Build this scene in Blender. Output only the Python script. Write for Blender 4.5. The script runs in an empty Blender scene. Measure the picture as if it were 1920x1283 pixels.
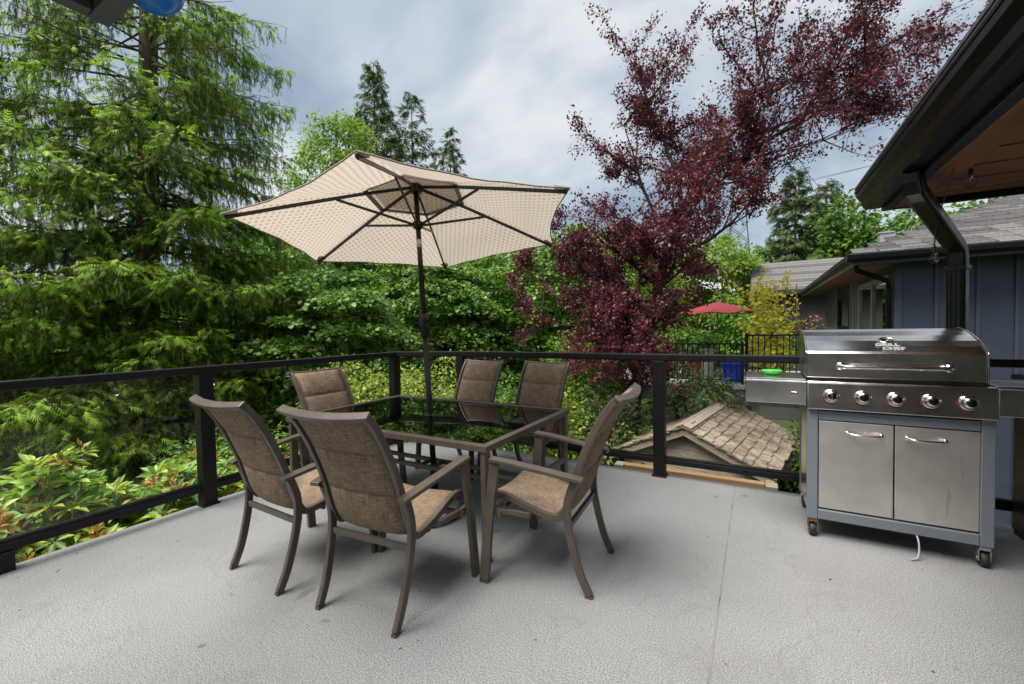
import bpy, bmesh, math, random
import numpy as np
from mathutils import Vector, Matrix

SC = bpy.context.scene
COL = SC.collection
RND = random.Random(7)
rng = np.random.default_rng(11)
PI = math.pi

# ------------------------------------------------------------ camera
cam = bpy.data.cameras.new('camera')
cam.sensor_width = 36.0
cam.sensor_fit = 'HORIZONTAL'
cam.lens = 795 / 1920 * 36
cam.clip_start = 0.05
cam.clip_end = 2000
cam_o = bpy.data.objects.new('camera', cam)
COL.objects.link(cam_o)
_yaw, _pitch, _roll = math.radians(30), math.atan(24.5 / 795), math.radians(1.0)
_F = Vector((-math.sin(_yaw), math.cos(_yaw), 0))
_R = Vector((math.cos(_yaw), math.sin(_yaw), 0))
_fwd = _F * math.cos(_pitch) + Vector((0, 0, -math.sin(_pitch)))
_up = _R.cross(_fwd)
_right = _R * math.cos(_roll) - _up * math.sin(_roll)
_upv = _R * math.sin(_roll) + _up * math.cos(_roll)
m = Matrix((_right, _upv, -_fwd)).transposed().to_4x4()
m.translation = (0, 0, 1.25)
cam_o.matrix_world = m
SC.camera = cam_o

# ------------------------------------------------------------ world, sun, exposure
SUN_DIR = Vector((-0.22, -0.34, 0.91)).normalized()      # towards the sun
W = bpy.data.worlds.new('World')
SC.world = W
W.use_nodes = True
nt = W.node_tree
nt.nodes.clear()
def wn(t, **kw):
    n = nt.nodes.new(t)
    for k, v in kw.items():
        setattr(n, k, v)
    return n
out = wn('ShaderNodeOutputWorld')
bg = wn('ShaderNodeBackground')
bg.inputs['Strength'].default_value = 0.1
sky = wn('ShaderNodeTexSky', sky_type='NISHITA', sun_disc=False)
sky.sun_elevation = math.asin(SUN_DIR.z)
sky.sun_rotation = math.atan2(SUN_DIR.x, SUN_DIR.y)
tc = wn('ShaderNodeTexCoord')
sep = wn('ShaderNodeSeparateXYZ')
nt.links.new(tc.outputs['Generated'], sep.inputs[0])
addz = wn('ShaderNodeMath', operation='MAXIMUM'); addz.inputs[1].default_value = 0.0
nt.links.new(sep.outputs['Z'], addz.inputs[0])
addz2 = wn('ShaderNodeMath', operation='ADD'); addz2.inputs[1].default_value = 0.22
nt.links.new(addz.outputs[0], addz2.inputs[0])
dx = wn('ShaderNodeMath', operation='DIVIDE'); dy = wn('ShaderNodeMath', operation='DIVIDE')
nt.links.new(sep.outputs['X'], dx.inputs[0]); nt.links.new(addz2.outputs[0], dx.inputs[1])
nt.links.new(sep.outputs['Y'], dy.inputs[0]); nt.links.new(addz2.outputs[0], dy.inputs[1])
cmb = wn('ShaderNodeCombineXYZ')
nt.links.new(dx.outputs[0], cmb.inputs[0]); nt.links.new(dy.outputs[0], cmb.inputs[1])
cmb.inputs[2].default_value = 3.3
n1 = wn('ShaderNodeTexNoise'); n1.inputs['Scale'].default_value = 1.35
n1.inputs['Detail'].default_value = 7; n1.inputs['Roughness'].default_value = 0.52; n1.inputs['Distortion'].default_value = 0.35
nt.links.new(cmb.outputs[0], n1.inputs['Vector'])
cr = wn('ShaderNodeValToRGB')
e = cr.color_ramp.elements
K = 2.42
e[0].position = 0.33; e[0].color = (0.25 * K, 0.315 * K, 0.395 * K, 1)
e[1].position = 0.68; e[1].color = (0.72 * K, 0.725 * K, 0.72 * K, 1)
for p_, c_ in ((0.44, (0.37, 0.435, 0.51)), (0.53, (0.49, 0.545, 0.59)), (0.60, (0.62, 0.65, 0.665))):
    q = e.new(p_); q.color = (c_[0] * K, c_[1] * K, c_[2] * K, 1)
nt.links.new(n1.outputs['Fac'], cr.inputs['Fac'])
mix = wn('ShaderNodeMix', data_type='RGBA')
mix.inputs[0].default_value = 0.96
nt.links.new(sky.outputs[0], mix.inputs[6]); nt.links.new(cr.outputs[0], mix.inputs[7])
nt.links.new(mix.outputs[2], bg.inputs['Color'])
nt.links.new(bg.outputs[0], out.inputs['Surface'])

sun = bpy.data.lights.new('sun', 'SUN')
sun.energy = 1.5
sun.angle = math.radians(46)
sun.color = (1.0, 0.95, 0.87)
sun_o = bpy.data.objects.new('sun', sun)
COL.objects.link(sun_o)
sun_o.rotation_euler = (-SUN_DIR).to_track_quat('-Z', 'Y').to_euler()

SC.view_settings.view_transform = 'Standard'
SC.view_settings.look = 'None'
SC.view_settings.exposure = 2.3
SC.view_settings.gamma = 1.0
SC.view_settings.use_curve_mapping = False
SC.cycles.transparent_max_bounces = 24
SC.cycles.max_bounces = 8

# ------------------------------------------------------------ materials
class NT:
    def __init__(s, name):
        s.m = bpy.data.materials.new(name)
        s.m.use_nodes = True
        s.t = s.m.node_tree
        s.b = s.t.nodes['Principled BSDF']
        s.o = s.t.nodes['Material Output']
    def n(s, t, _in=None, **kw):
        q = s.t.nodes.new(t)
        for k, v in kw.items():
            setattr(q, k, v)
        for k, v in (_in or {}).items():
            if hasattr(v, 'links') and hasattr(v, 'is_output'):
                s.t.links.new(v, q.inputs[k])
            else:
                q.inputs[k].default_value = v
        return q
    def l(s, a, b):
        s.t.links.new(a, b)
    def coord(s, kind='Object'):
        return s.n('ShaderNodeTexCoord').outputs[kind]
    def mapping(s, vec, scale):
        return s.n('ShaderNodeMapping', {'Vector': vec, 'Scale': scale}).outputs[0]
    def noise(s, vec, scale, detail=4, rough=0.55, dist=0.0):
        return s.n('ShaderNodeTexNoise', {'Vector': vec, 'Scale': scale, 'Detail': detail, 'Roughness': rough, 'Distortion': dist}).outputs['Fac']
    def ramp(s, fac, stops):
        r = s.n('ShaderNodeValToRGB', {'Fac': fac})
        e = r.color_ramp.elements
        e[0].position, e[0].color = stops[0][0], (*stops[0][1], 1)
        e[1].position, e[1].color = stops[-1][0], (*stops[-1][1], 1)
        for p, c in stops[1:-1]:
            q = e.new(p); q.color = (*c, 1)
        return r.outputs[0]
    def mixc(s, fac, a, b, mode='MIX'):
        q = s.n('ShaderNodeMix', data_type='RGBA', blend_type=mode)
        for i, v in ((0, fac), (6, a), (7, b)):
            if hasattr(v, 'is_output'):
                s.l(v, q.inputs[i])
            elif i == 0:
                q.inputs[0].default_value = v
            else:
                q.inputs[i].default_value = (*v, 1)
        return q.outputs[2]
    def math(s, op, a, b=None):
        q = s.n('ShaderNodeMath', operation=op)
        for i, v in ((0, a), (1, b)):
            if v is None: continue
            if hasattr(v, 'is_output'): s.l(v, q.inputs[i])
            else: q.inputs[i].default_value = v
        return q.outputs[0]
    def bump(s, h, strength=0.3, dist=0.01):
        q = s.n('ShaderNodeBump', {'Height': h, 'Strength': strength, 'Distance': dist})
        s.l(q.outputs[0], s.b.inputs['Normal'])
    def set(s, col=None, rough=0.5, metal=0.0, spec=0.5):
        if col is not None:
            if hasattr(col, 'is_output'): s.l(col, s.b.inputs['Base Color'])
            else: s.b.inputs['Base Color'].default_value = (*col, 1)
        if hasattr(rough, 'is_output'): s.l(rough, s.b.inputs['Roughness'])
        else: s.b.inputs['Roughness'].default_value = rough
        s.b.inputs['Metallic'].default_value = metal
        s.b.inputs['Specular IOR Level'].default_value = spec
        return s.m

def sc3(c, k):
    return tuple(min(1, v * k) for v in c)

def mat_plain(name, col, rough=0.5, metal=0.0, var=0.18, scale=6.0, bump=0.08, spec=0.5, bscale=60, bdist=0.002):
    N = NT(name)
    v = N.coord()
    n = N.noise(v, scale, 5)
    c = N.ramp(n, [(0.3, sc3(col, 1 - var)), (0.7, sc3(col, 1 + var))])
    r = N.math('ADD', N.math('MULTIPLY', N.noise(v, scale * 3, 4), 0.25), rough - 0.12)
    if bump: N.bump(N.noise(v, bscale, 3), bump, bdist)
    return N.set(c, r, metal, spec)

def mat_wood(name, dark, light, axis='X', scale=6.0, rough=0.6, bump=0.25):
    """long streaks along the given object axis, a different shade for each piece"""
    N = NT(name)
    v = N.coord()
    s = {'X': (0.6, 9, 9), 'Y': (9, 0.6, 9), 'Z': (9, 9, 0.6)}[axis]
    oi = N.n('ShaderNodeObjectInfo').outputs['Random']
    off = N.n('ShaderNodeVectorMath', operation='ADD')
    N.l(N.mapping(v, s), off.inputs[0])
    cb = N.n('ShaderNodeCombineXYZ', {0: N.math('MULTIPLY', oi, 37.0), 1: N.math('MULTIPLY', oi, 91.0)})
    N.l(cb.outputs[0], off.inputs[1])
    n = N.noise(off.outputs[0], scale, 6, 0.6, 0.4)
    c = N.ramp(n, [(0.25, dark), (0.75, light)])
    c = N.mixc(N.math('MULTIPLY', oi, 0.45), c, sc3(dark, 0.8))
    N.bump(n, bump, 0.004)
    return N.set(c, rough, 0, 0.3)

def mat_leaf(name, cols, trans=0.35, rough=0.45, tint=None, spec=0.35):
    """colour of each single leaf picked at random; tint: colour of young growth, by the 'tint' attribute"""
    N = NT(name)
    g = N.n('ShaderNodeNewGeometry')
    k = len(cols)
    c = N.ramp(g.outputs['Random Per Island'], [(i / (k - 1), cols[i]) for i in range(k)])
    if tint is not None:
        a = N.n('ShaderNodeAttribute', attribute_name='tint')
        c = N.mixc(a.outputs['Fac'], c, tint)
    N.set(c, rough, 0, spec)
    tr = N.n('ShaderNodeBsdfTranslucent')
    c2 = N.mixc(0.4, c, (0.95, 1.0, 0.45), 'MULTIPLY')
    N.l(c2, tr.inputs['Color'])
    mx = N.n('ShaderNodeMixShader', {0: trans})
    N.l(N.b.outputs[0], mx.inputs[1]); N.l(tr.outputs[0], mx.inputs[2])
    N.l(mx.outputs[0], N.o.inputs['Surface'])
    return N.m

M = {}
# deck vinyl: pebbled grey sheet
N = NT('deck_vinyl'); v = N.coord()
a = N.noise(v, 300, 3, 0.65)
b = N.noise(v, 150, 3, 0.6)
ab = N.math('ADD', N.math('MULTIPLY', a, 0.65), N.math('MULTIPLY', b, 0.35))
c = N.ramp(ab, [(0.41, (0.075, 0.077, 0.08)), (0.5, (0.226, 0.231, 0.239)), (0.59, (0.385, 0.392, 0.40))])
big = N.noise(v, 1.1, 5, 0.6)
c = N.mixc(N.ramp(big, [(0.42, (0, 0, 0)), (0.72, (0.55, 0.55, 0.55))]), c, (0.165, 0.16, 0.152))
# dry stain with its own outline near the two front chairs, and small scuffs
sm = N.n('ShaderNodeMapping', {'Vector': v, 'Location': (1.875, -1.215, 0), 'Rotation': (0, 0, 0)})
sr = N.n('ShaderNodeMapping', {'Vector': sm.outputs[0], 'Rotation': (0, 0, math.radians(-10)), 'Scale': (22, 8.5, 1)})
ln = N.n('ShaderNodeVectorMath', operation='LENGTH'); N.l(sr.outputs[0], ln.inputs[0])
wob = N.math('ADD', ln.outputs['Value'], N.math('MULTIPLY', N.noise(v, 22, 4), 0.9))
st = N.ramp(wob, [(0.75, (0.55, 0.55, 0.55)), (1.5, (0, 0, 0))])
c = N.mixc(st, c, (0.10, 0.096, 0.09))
wm = N.noise(v, 2.6, 3, 0.5, 1.2)       # dried water marks: thin irregular rings
c = N.mixc(N.ramp(wm, [(0.555, (0, 0, 0)), (0.575, (0.22, 0.22, 0.22)), (0.60, (0, 0, 0))]), c, (0.13, 0.125, 0.115))
sp = N.noise(v, 9.0, 2, 0.4)
sp2 = N.ramp(sp, [(0.735, (0, 0, 0)), (0.76, (0.6, 0.6, 0.6))])
c = N.mixc(sp2, c, (0.08, 0.072, 0.064))
N.bump(ab, 0.15, 0.0015)
M['vinyl'] = N.set(c, 0.55, 0, 0.3)
# seam with cracks
N = NT('seam'); v = N.coord()
n = N.noise(N.mapping(v, (40, 6, 1)), 1.0, 5, 0.7)
c = N.ramp(n, [(0.40, (0.215, 0.213, 0.21)), (0.56, (0.17, 0.165, 0.158)), (0.66, (0.04, 0.035, 0.03))])
M['seam'] = N.set(c, 0.6, 0, 0.3)
M['black'] = mat_plain('black_paint', (0.007, 0.007, 0.008), 0.42, 0, 0.35, 8, 0.25, 0.3, 45, 0.003)
M['black_gloss'] = mat_plain('black_enamel', (0.005, 0.005, 0.006), 0.30, 0, 0.3, 5, 0.06, 0.28, 25)
M['bronze'] = mat_plain('bronze_frame', (0.09389, 0.07675, 0.06215), 0.36, 0.15, 0.2, 9, 0.08, 0.5, 120)
M['steel_pole'] = mat_plain('dark_pole', (0.012, 0.011, 0.012), 0.34, 0.2, 0.3, 6, 0.05)
M['rubber'] = mat_plain('rubber', (0.015, 0.015, 0.015), 0.6, 0, 0.3, 12, 0.1)
# sling weave
def mat_sling():
    N = NT('sling_weave'); v = N.coord('UV')
    wx = N.noise(N.mapping(v, (260, 14, 1)), 1.0, 3, 0.7)
    wy = N.noise(N.mapping(v, (14, 260, 1)), 1.0, 3, 0.7)
    wv = N.math('ADD', N.math('MULTIPLY', wx, 0.5), N.math('MULTIPLY', wy, 0.5))
    c = N.ramp(wv, [(0.36, (0.068, 0.043, 0.026)), (0.5, (0.205, 0.147, 0.10)), (0.63, (0.38, 0.30, 0.22))])
    d = N.noise(N.coord(), 5, 4)
    c = N.mixc(N.ramp(d, [(0.45, (0, 0, 0)), (0.8, (0.45, 0.45, 0.45))]), c, (0.10, 0.06, 0.036))
    N.bump(wv, 0.5, 0.002)
    return N.set(c, 0.75, 0, 0.2)
M['sling'] = mat_sling()
# tinted table glass and clear rail glass
def mat_glass(name, tint, refl_rough=0.0, ior=1.5, boost=1.0):
    N = NT(name)
    fr = N.n('ShaderNodeFresnel', {'IOR': ior})
    tr = N.n('ShaderNodeBsdfTransparent', {'Color': (*tint, 1)})
    gl = N.n('ShaderNodeBsdfGlossy', {'Roughness': refl_rough})
    geo = N.n('ShaderNodeNewGeometry')
    front = N.math('SUBTRACT', 1.0, geo.outputs['Backfacing'])       # only the outer face mirrors
    mx = N.n('ShaderNodeMixShader', {0: N.math('MULTIPLY', N.math('MINIMUM', N.math('MULTIPLY', fr.outputs[0], boost), 1.0), front)})
    N.l(tr.outputs[0], mx.inputs[1]); N.l(gl.outputs[0], mx.inputs[2])
    N.l(mx.outputs[0], N.o.inputs['Surface'])
    return N.m
M['table_glass'] = mat_glass('tinted_glass', (0.22, 0.27, 0.245), 0.0, 1.5, 1.1)
M['rail_glass'] = mat_glass('clear_glass', (0.985, 0.99, 0.988))
M['bulb_glass'] = mat_glass('bulb_glass', (0.86, 0.86, 0.85), 0.05, 1.5, 3.2)
M['window_glass'] = mat_glass('window_glass', (0.05, 0.055, 0.06), 0.0, 1.9, 2.2)
# brushed stainless steel
def mat_steel(name, axis, col=(0.78, 0.75, 0.715), rough=0.20, dirt=0.35):
    N = NT(name); v = N.coord()
    s = {'X': (3, 240, 240), 'Z': (240, 240, 3)}[axis]
    n = N.noise(N.mapping(v, s), 1.0, 3, 0.6)
    big = N.noise(v, 4.5, 5, 0.6)
    c = N.ramp(big, [(0.35, sc3(col, 1 - dirt)), (0.65, col)])
    streak = N.noise(N.mapping(v, (26, 26, 3.5)), 1.0, 4, 0.6, 0.4)
    c = N.mixc(N.ramp(streak, [(0.62, (0, 0, 0)), (0.74, (0.5, 0.5, 0.5))]), c, sc3(col, 0.42))
    r = N.math('ADD', N.math('MULTIPLY', n, 0.10), N.math('ADD', N.math('MULTIPLY', big, 0.16), rough - 0.12))
    N.bump(n, 0.10, 0.0008)
    return N.set(c, r, 1.0)
M['steel'] = mat_steel('brushed_steel', 'X')
M['steel_door'] = mat_steel('brushed_steel_door', 'Z', (0.80, 0.765, 0.72), 0.42, 0.16)
M['chrome'] = mat_plain('chrome', (0.72, 0.70, 0.67), 0.16, 1.0, 0.12, 8, 0.0)
M['grey_enamel'] = mat_plain('grey_enamel', (0.1692, 0.1908, 0.2196), 0.42, 0.15, 0.08, 5, 0.04)
M['red'] = mat_plain('red_mark', (0.22, 0.018, 0.015), 0.4, 0, 0.1, 6, 0)
M['rust'] = mat_plain('rusty_brass', (0.24, 0.12, 0.035), 0.55, 0.5, 0.4, 25, 0.2)
M['galv'] = mat_plain('zinc', (0.42, 0.43, 0.40), 0.42, 0.8, 0.2, 20, 0.1)
M['green_glass'] = mat_plain('green_plastic', (0.06, 0.48, 0.07), 0.2, 0, 0.15, 9, 0)
M['hose'] = mat_plain('pale_hose', (0.36, 0.34, 0.30), 0.5, 0, 0.1, 9, 0)
# granite base
N = NT('granite'); v = N.coord()
c = N.ramp(N.noise(v, 85, 4, 0.7), [(0.38, (0.07, 0.065, 0.06)), (0.52, (0.27, 0.26, 0.245)), (0.66, (0.55, 0.53, 0.50))])
N.bump(N.noise(v, 45, 4), 0.5, 0.006)
M['granite'] = N.set(c, 0.8, 0, 0.3)
# parasol cloth: cream underside with rows of small taupe marks, plain taupe from above
N = NT('parasol_cloth'); uv = N.coord('UV')
sx = N.n('ShaderNodeSeparateXYZ', {0: uv})
U, V_ = sx.outputs[0], sx.outputs[1]
su = N.math('SINE', N.math('MULTIPLY', U, 2 * PI / 0.050))
sv = N.math('SINE', N.math('MULTIPLY', V_, 2 * PI / 0.058))
dots = N.math('MULTIPLY', su, sv)
wv = N.noise(N.mapping(uv, (420, 60, 1)), 1.0, 2)
dn = N.math('ADD', dots, N.math('MULTIPLY', N.math('SUBTRACT', wv, 0.5), 0.7))
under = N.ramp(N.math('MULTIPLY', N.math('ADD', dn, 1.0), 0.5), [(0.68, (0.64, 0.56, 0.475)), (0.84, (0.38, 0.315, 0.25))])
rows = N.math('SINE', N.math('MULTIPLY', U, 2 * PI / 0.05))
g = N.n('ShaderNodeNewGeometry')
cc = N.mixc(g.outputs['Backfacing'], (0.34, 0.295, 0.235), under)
N.set(cc, 0.85, 0, 0.1)
tr = N.n('ShaderNodeBsdfTranslucent'); N.l(cc, tr.inputs['Color'])
mx = N.n('ShaderNodeMixShader', {0: 0.42}); N.l(N.b.outputs[0], mx.inputs[1]); N.l(tr.outputs[0], mx.inputs[2])
N.l(mx.outputs[0], N.o.inputs['Surface'])
M['cloth'] = N.m
M['mesh_vent'] = mat_plain('vent_cloth', (0.30, 0.265, 0.22), 0.8, 0, 0.2, 60, 0)
M['white_plastic'] = mat_plain('pale_plastic', (0.62, 0.58, 0.52), 0.35, 0, 0.1, 8, 0)
# timber and masonry
M['soffit_wood'] = mat_wood('soffit_wood', (0.10, 0.036, 0.010), (0.27, 0.105, 0.03), 'X', 5, 0.45)
M['beam_wood'] = mat_wood('beam_wood', (0.085, 0.03, 0.009), (0.22, 0.085, 0.026), 'Y', 5, 0.5)
N = NT('cedar_shake'); v = N.coord()
oi = N.n('ShaderNodeObjectInfo').outputs['Random']
gr_ = N.noise(N.mapping(v, (3.0, 40, 40)), 1.0, 5, 0.65, 0.6)
c = N.ramp(gr_, [(0.28, (0.11, 0.085, 0.06)), (0.5, (0.31, 0.255, 0.19)), (0.72, (0.52, 0.45, 0.36))])
c = N.mixc(N.math('MULTIPLY', oi, 0.6), c, (0.22, 0.175, 0.125))
grm = N.noise(v, 3.2, 7, 0.7, 0.5)
c = N.mixc(N.ramp(grm, [(0.44, (0, 0, 0)), (0.62, (0.85, 0.85, 0.85))]), c, (0.095, 0.068, 0.04))
ms = N.noise(v, 7.5, 6, 0.7, 0.8)
c = N.mixc(N.ramp(ms, [(0.60, (0, 0, 0)), (0.70, (0.7, 0.7, 0.7))]), c, (0.15, 0.115, 0.03))
N.bump(gr_, 0.7, 0.008)
M['shake'] = N.set(c, 0.9, 0, 0.2)
M['weathered'] = mat_wood('weathered_board', (0.22, 0.175, 0.125), (0.52, 0.45, 0.35), 'X', 5, 0.8, 0.4)
M['tan_timber'] = mat_wood('tan_timber', (0.22, 0.135, 0.065), (0.40, 0.265, 0.14), 'X', 4, 0.65, 0.2)
M['asphalt'] = mat_plain('asphalt_shingle', (0.0936, 0.08928, 0.09072), 0.9, 0, 0.4, 30, 0.5, 0.2, 120, 0.004)
M['asphalt2'] = mat_plain('asphalt_shingle_worn', (0.1476, 0.1404, 0.1404), 0.9, 0, 0.4, 30, 0.5, 0.2, 120, 0.004)
M['wall_paint'] = mat_plain('blue_grey_siding', (0.04036, 0.05115, 0.07979), 0.6, 0, 0.12, 3, 0.1)
M['batten_paint'] = mat_plain('blue_grey_batten', (0.05115, 0.06293, 0.09176), 0.6, 0, 0.12, 3, 0.1)
M['wall_taupe'] = mat_plain('taupe_siding', (0.068, 0.0656, 0.0624), 0.7, 0, 0.15, 3, 0.1)  # taupe siding colour of the side wall and the farther house
M['trim_beige'] = mat_plain('taupe_trim', (0.34, 0.32, 0.28), 0.6, 0, 0.15, 3, 0.1)
M['house_siding'] = mat_plain('pale_siding', (0.55, 0.54, 0.52), 0.6, 0, 0.1, 3, 0.1)
M['litter'] = mat_leaf('litter', [(0.05, 0.03, 0.015), (0.12, 0.07, 0.03), (0.20, 0.13, 0.06)], 0.1)
M['porch_trim'] = mat_plain('grey_trim', (0.088, 0.0924, 0.09464), 0.6, 0, 0.1, 5, 0.05)
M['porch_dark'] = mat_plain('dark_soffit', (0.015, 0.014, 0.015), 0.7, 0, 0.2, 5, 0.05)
M['concrete'] = mat_plain('pale_concrete', (0.385, 0.378, 0.364), 0.8, 0, 0.15, 4, 0.1)
M['dark_fascia'] = mat_plain('charcoal_fascia', (0.035, 0.0364, 0.042), 0.6, 0, 0.2, 4, 0.1)
M['blue_plastic'] = mat_plain('blue_plastic', (0.008, 0.075, 0.70), 0.35, 0, 0.1, 4, 0.03)
M['blue_glass'] = mat_plain('blue_glass', (0.012, 0.19, 0.60), 0.15, 0, 0.15, 6, 0.0)
M['red_cloth'] = mat_plain('red_cloth', (0.25, 0.022, 0.03), 0.8, 0, 0.15, 8, 0.05)
M['pink'] = mat_plain('pink_petals', (0.72, 0.25, 0.32), 0.6, 0, 0.3, 30, 0)
M['terracotta'] = mat_plain('terracotta', (0.30, 0.14, 0.075), 0.8, 0, 0.2, 10, 0.1)
M['white_paint'] = mat_plain('white_paint', (0.576, 0.576, 0.56), 0.5, 0, 0.08, 10, 0)
M['tower_steel'] = mat_plain('tower_steel', (0.16, 0.165, 0.175), 0.5, 0.6, 0.1, 1, 0)
M['wire'] = mat_plain('wire', (0.07, 0.072, 0.08), 0.5, 0.3, 0.1, 1, 0)
M['socket'] = mat_plain('bulb_socket', (0.02, 0.02, 0.02), 0.4, 0, 0.1, 8, 0)
M['filament'] = mat_plain('bulb_filament', (0.55, 0.36, 0.15), 0.3, 0.8, 0.1, 8, 0)
# bark
def mat_bark(name, a, b):
    N = NT(name); v = N.coord()
    n = N.noise(N.mapping(v, (9, 9, 2.2)), 1.6, 6, 0.65, 0.6)
    N.bump(n, 0.9, 0.03)
    return N.set(N.ramp(n, [(0.3, a), (0.7, b)]), 0.9, 0, 0.2)
M['bark'] = mat_bark('spruce_bark', (0.05, 0.032, 0.022), (0.18, 0.13, 0.10))
M['bark2'] = mat_bark('grey_bark', (0.05, 0.04, 0.032), (0.16, 0.135, 0.11))
M['plum_bark'] = mat_bark('plum_bark', (0.022, 0.015, 0.014), (0.085, 0.06, 0.052))
M['stem_pale'] = mat_bark('pale_stem', (0.22, 0.16, 0.11), (0.45, 0.36, 0.26))
# ground: rough grass and leaf litter
N = NT('ground'); v = N.coord()
n = N.noise(v, 0.8, 8, 0.65)
c = N.ramp(n, [(0.3, (0.022, 0.035, 0.010)), (0.5, (0.05, 0.075, 0.018)), (0.72, (0.09, 0.075, 0.04))])
N.bump(N.noise(v, 9, 6, 0.7), 0.8, 0.08)
M['ground'] = N.set(c, 0.95, 0, 0.1)
# foliage
M['spruce'] = mat_leaf('spruce_needles', [(0.0113, 0.0281, 0.00576), (0.0378, 0.0888, 0.0125), (0.115, 0.202, 0.024), (0.253, 0.3, 0.0462)], 0.38, 0.5, (0.42, 0.66, 0.055))
M['spruce_far'] = mat_leaf('fir_needles', [(0.036, 0.072, 0.024), (0.06, 0.108, 0.0288), (0.09, 0.156, 0.0336)], 0.3, 0.5, (0.17, 0.27, 0.05))
M['maple'] = mat_leaf('maple_leaves', [(0.0517, 0.114, 0.0179), (0.0978, 0.204, 0.0313), (0.184, 0.335, 0.0536), (0.391, 0.562, 0.143)], 0.45, 0.35)
M['decid'] = mat_leaf('light_leaves', [(0.108, 0.19, 0.0241), (0.193, 0.306, 0.0345), (0.278, 0.402, 0.0518)], 0.5)
M['hedge'] = mat_leaf('cedar_leaves', [(0.066, 0.143, 0.0252), (0.119, 0.235, 0.0396), (0.211, 0.326, 0.063)], 0.4)
M['plum'] = mat_leaf('plum_leaves', [(0.0364, 0.0151, 0.0248), (0.0624, 0.0222, 0.0382), (0.104, 0.029, 0.0469), (0.19, 0.0441, 0.063), (0.382, 0.0934, 0.0915)], 0.40, 0.30)
M['shrub'] = mat_leaf('shrub_leaves', [(0.108, 0.216, 0.0216), (0.228, 0.36, 0.036), (0.384, 0.48, 0.072), (0.624, 0.624, 0.192)], 0.45)
M['dark_shrub'] = mat_leaf('laurel_leaves', [(0.036, 0.096, 0.0168), (0.072, 0.168, 0.0264), (0.168, 0.276, 0.06), (0.18, 0.072, 0.06)], 0.3, 0.25)
M['badge'] = mat_plain('silver_badge', (0.42, 0.41, 0.40), 0.45, 0.3, 0.05, 8, 0)
M['vine'] = mat_leaf('golden_vine_leaves', [(0.62, 0.6, 0.05), (0.8, 0.74, 0.07), (0.88, 0.84, 0.16)], 0.4)
M['rhodo'] = mat_leaf('rhododendron_leaves', [(0.066, 0.176, 0.022), (0.132, 0.286, 0.033), (0.22, 0.396, 0.0495), (0.363, 0.506, 0.066), (0.55, 0.55, 0.077)], 0.35, 0.36, None, 0.5)
M['wilted'] = mat_leaf('wilted_blossom', [(0.24, 0.042, 0.0144), (0.408, 0.132, 0.024), (0.54, 0.312, 0.06), (0.432, 0.3, 0.132)], 0.3, 0.6)
M['under'] = mat_leaf('undergrowth_leaves', [(0.0475, 0.121, 0.0173), (0.095, 0.227, 0.0259), (0.19, 0.363, 0.0432)], 0.38)
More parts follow.
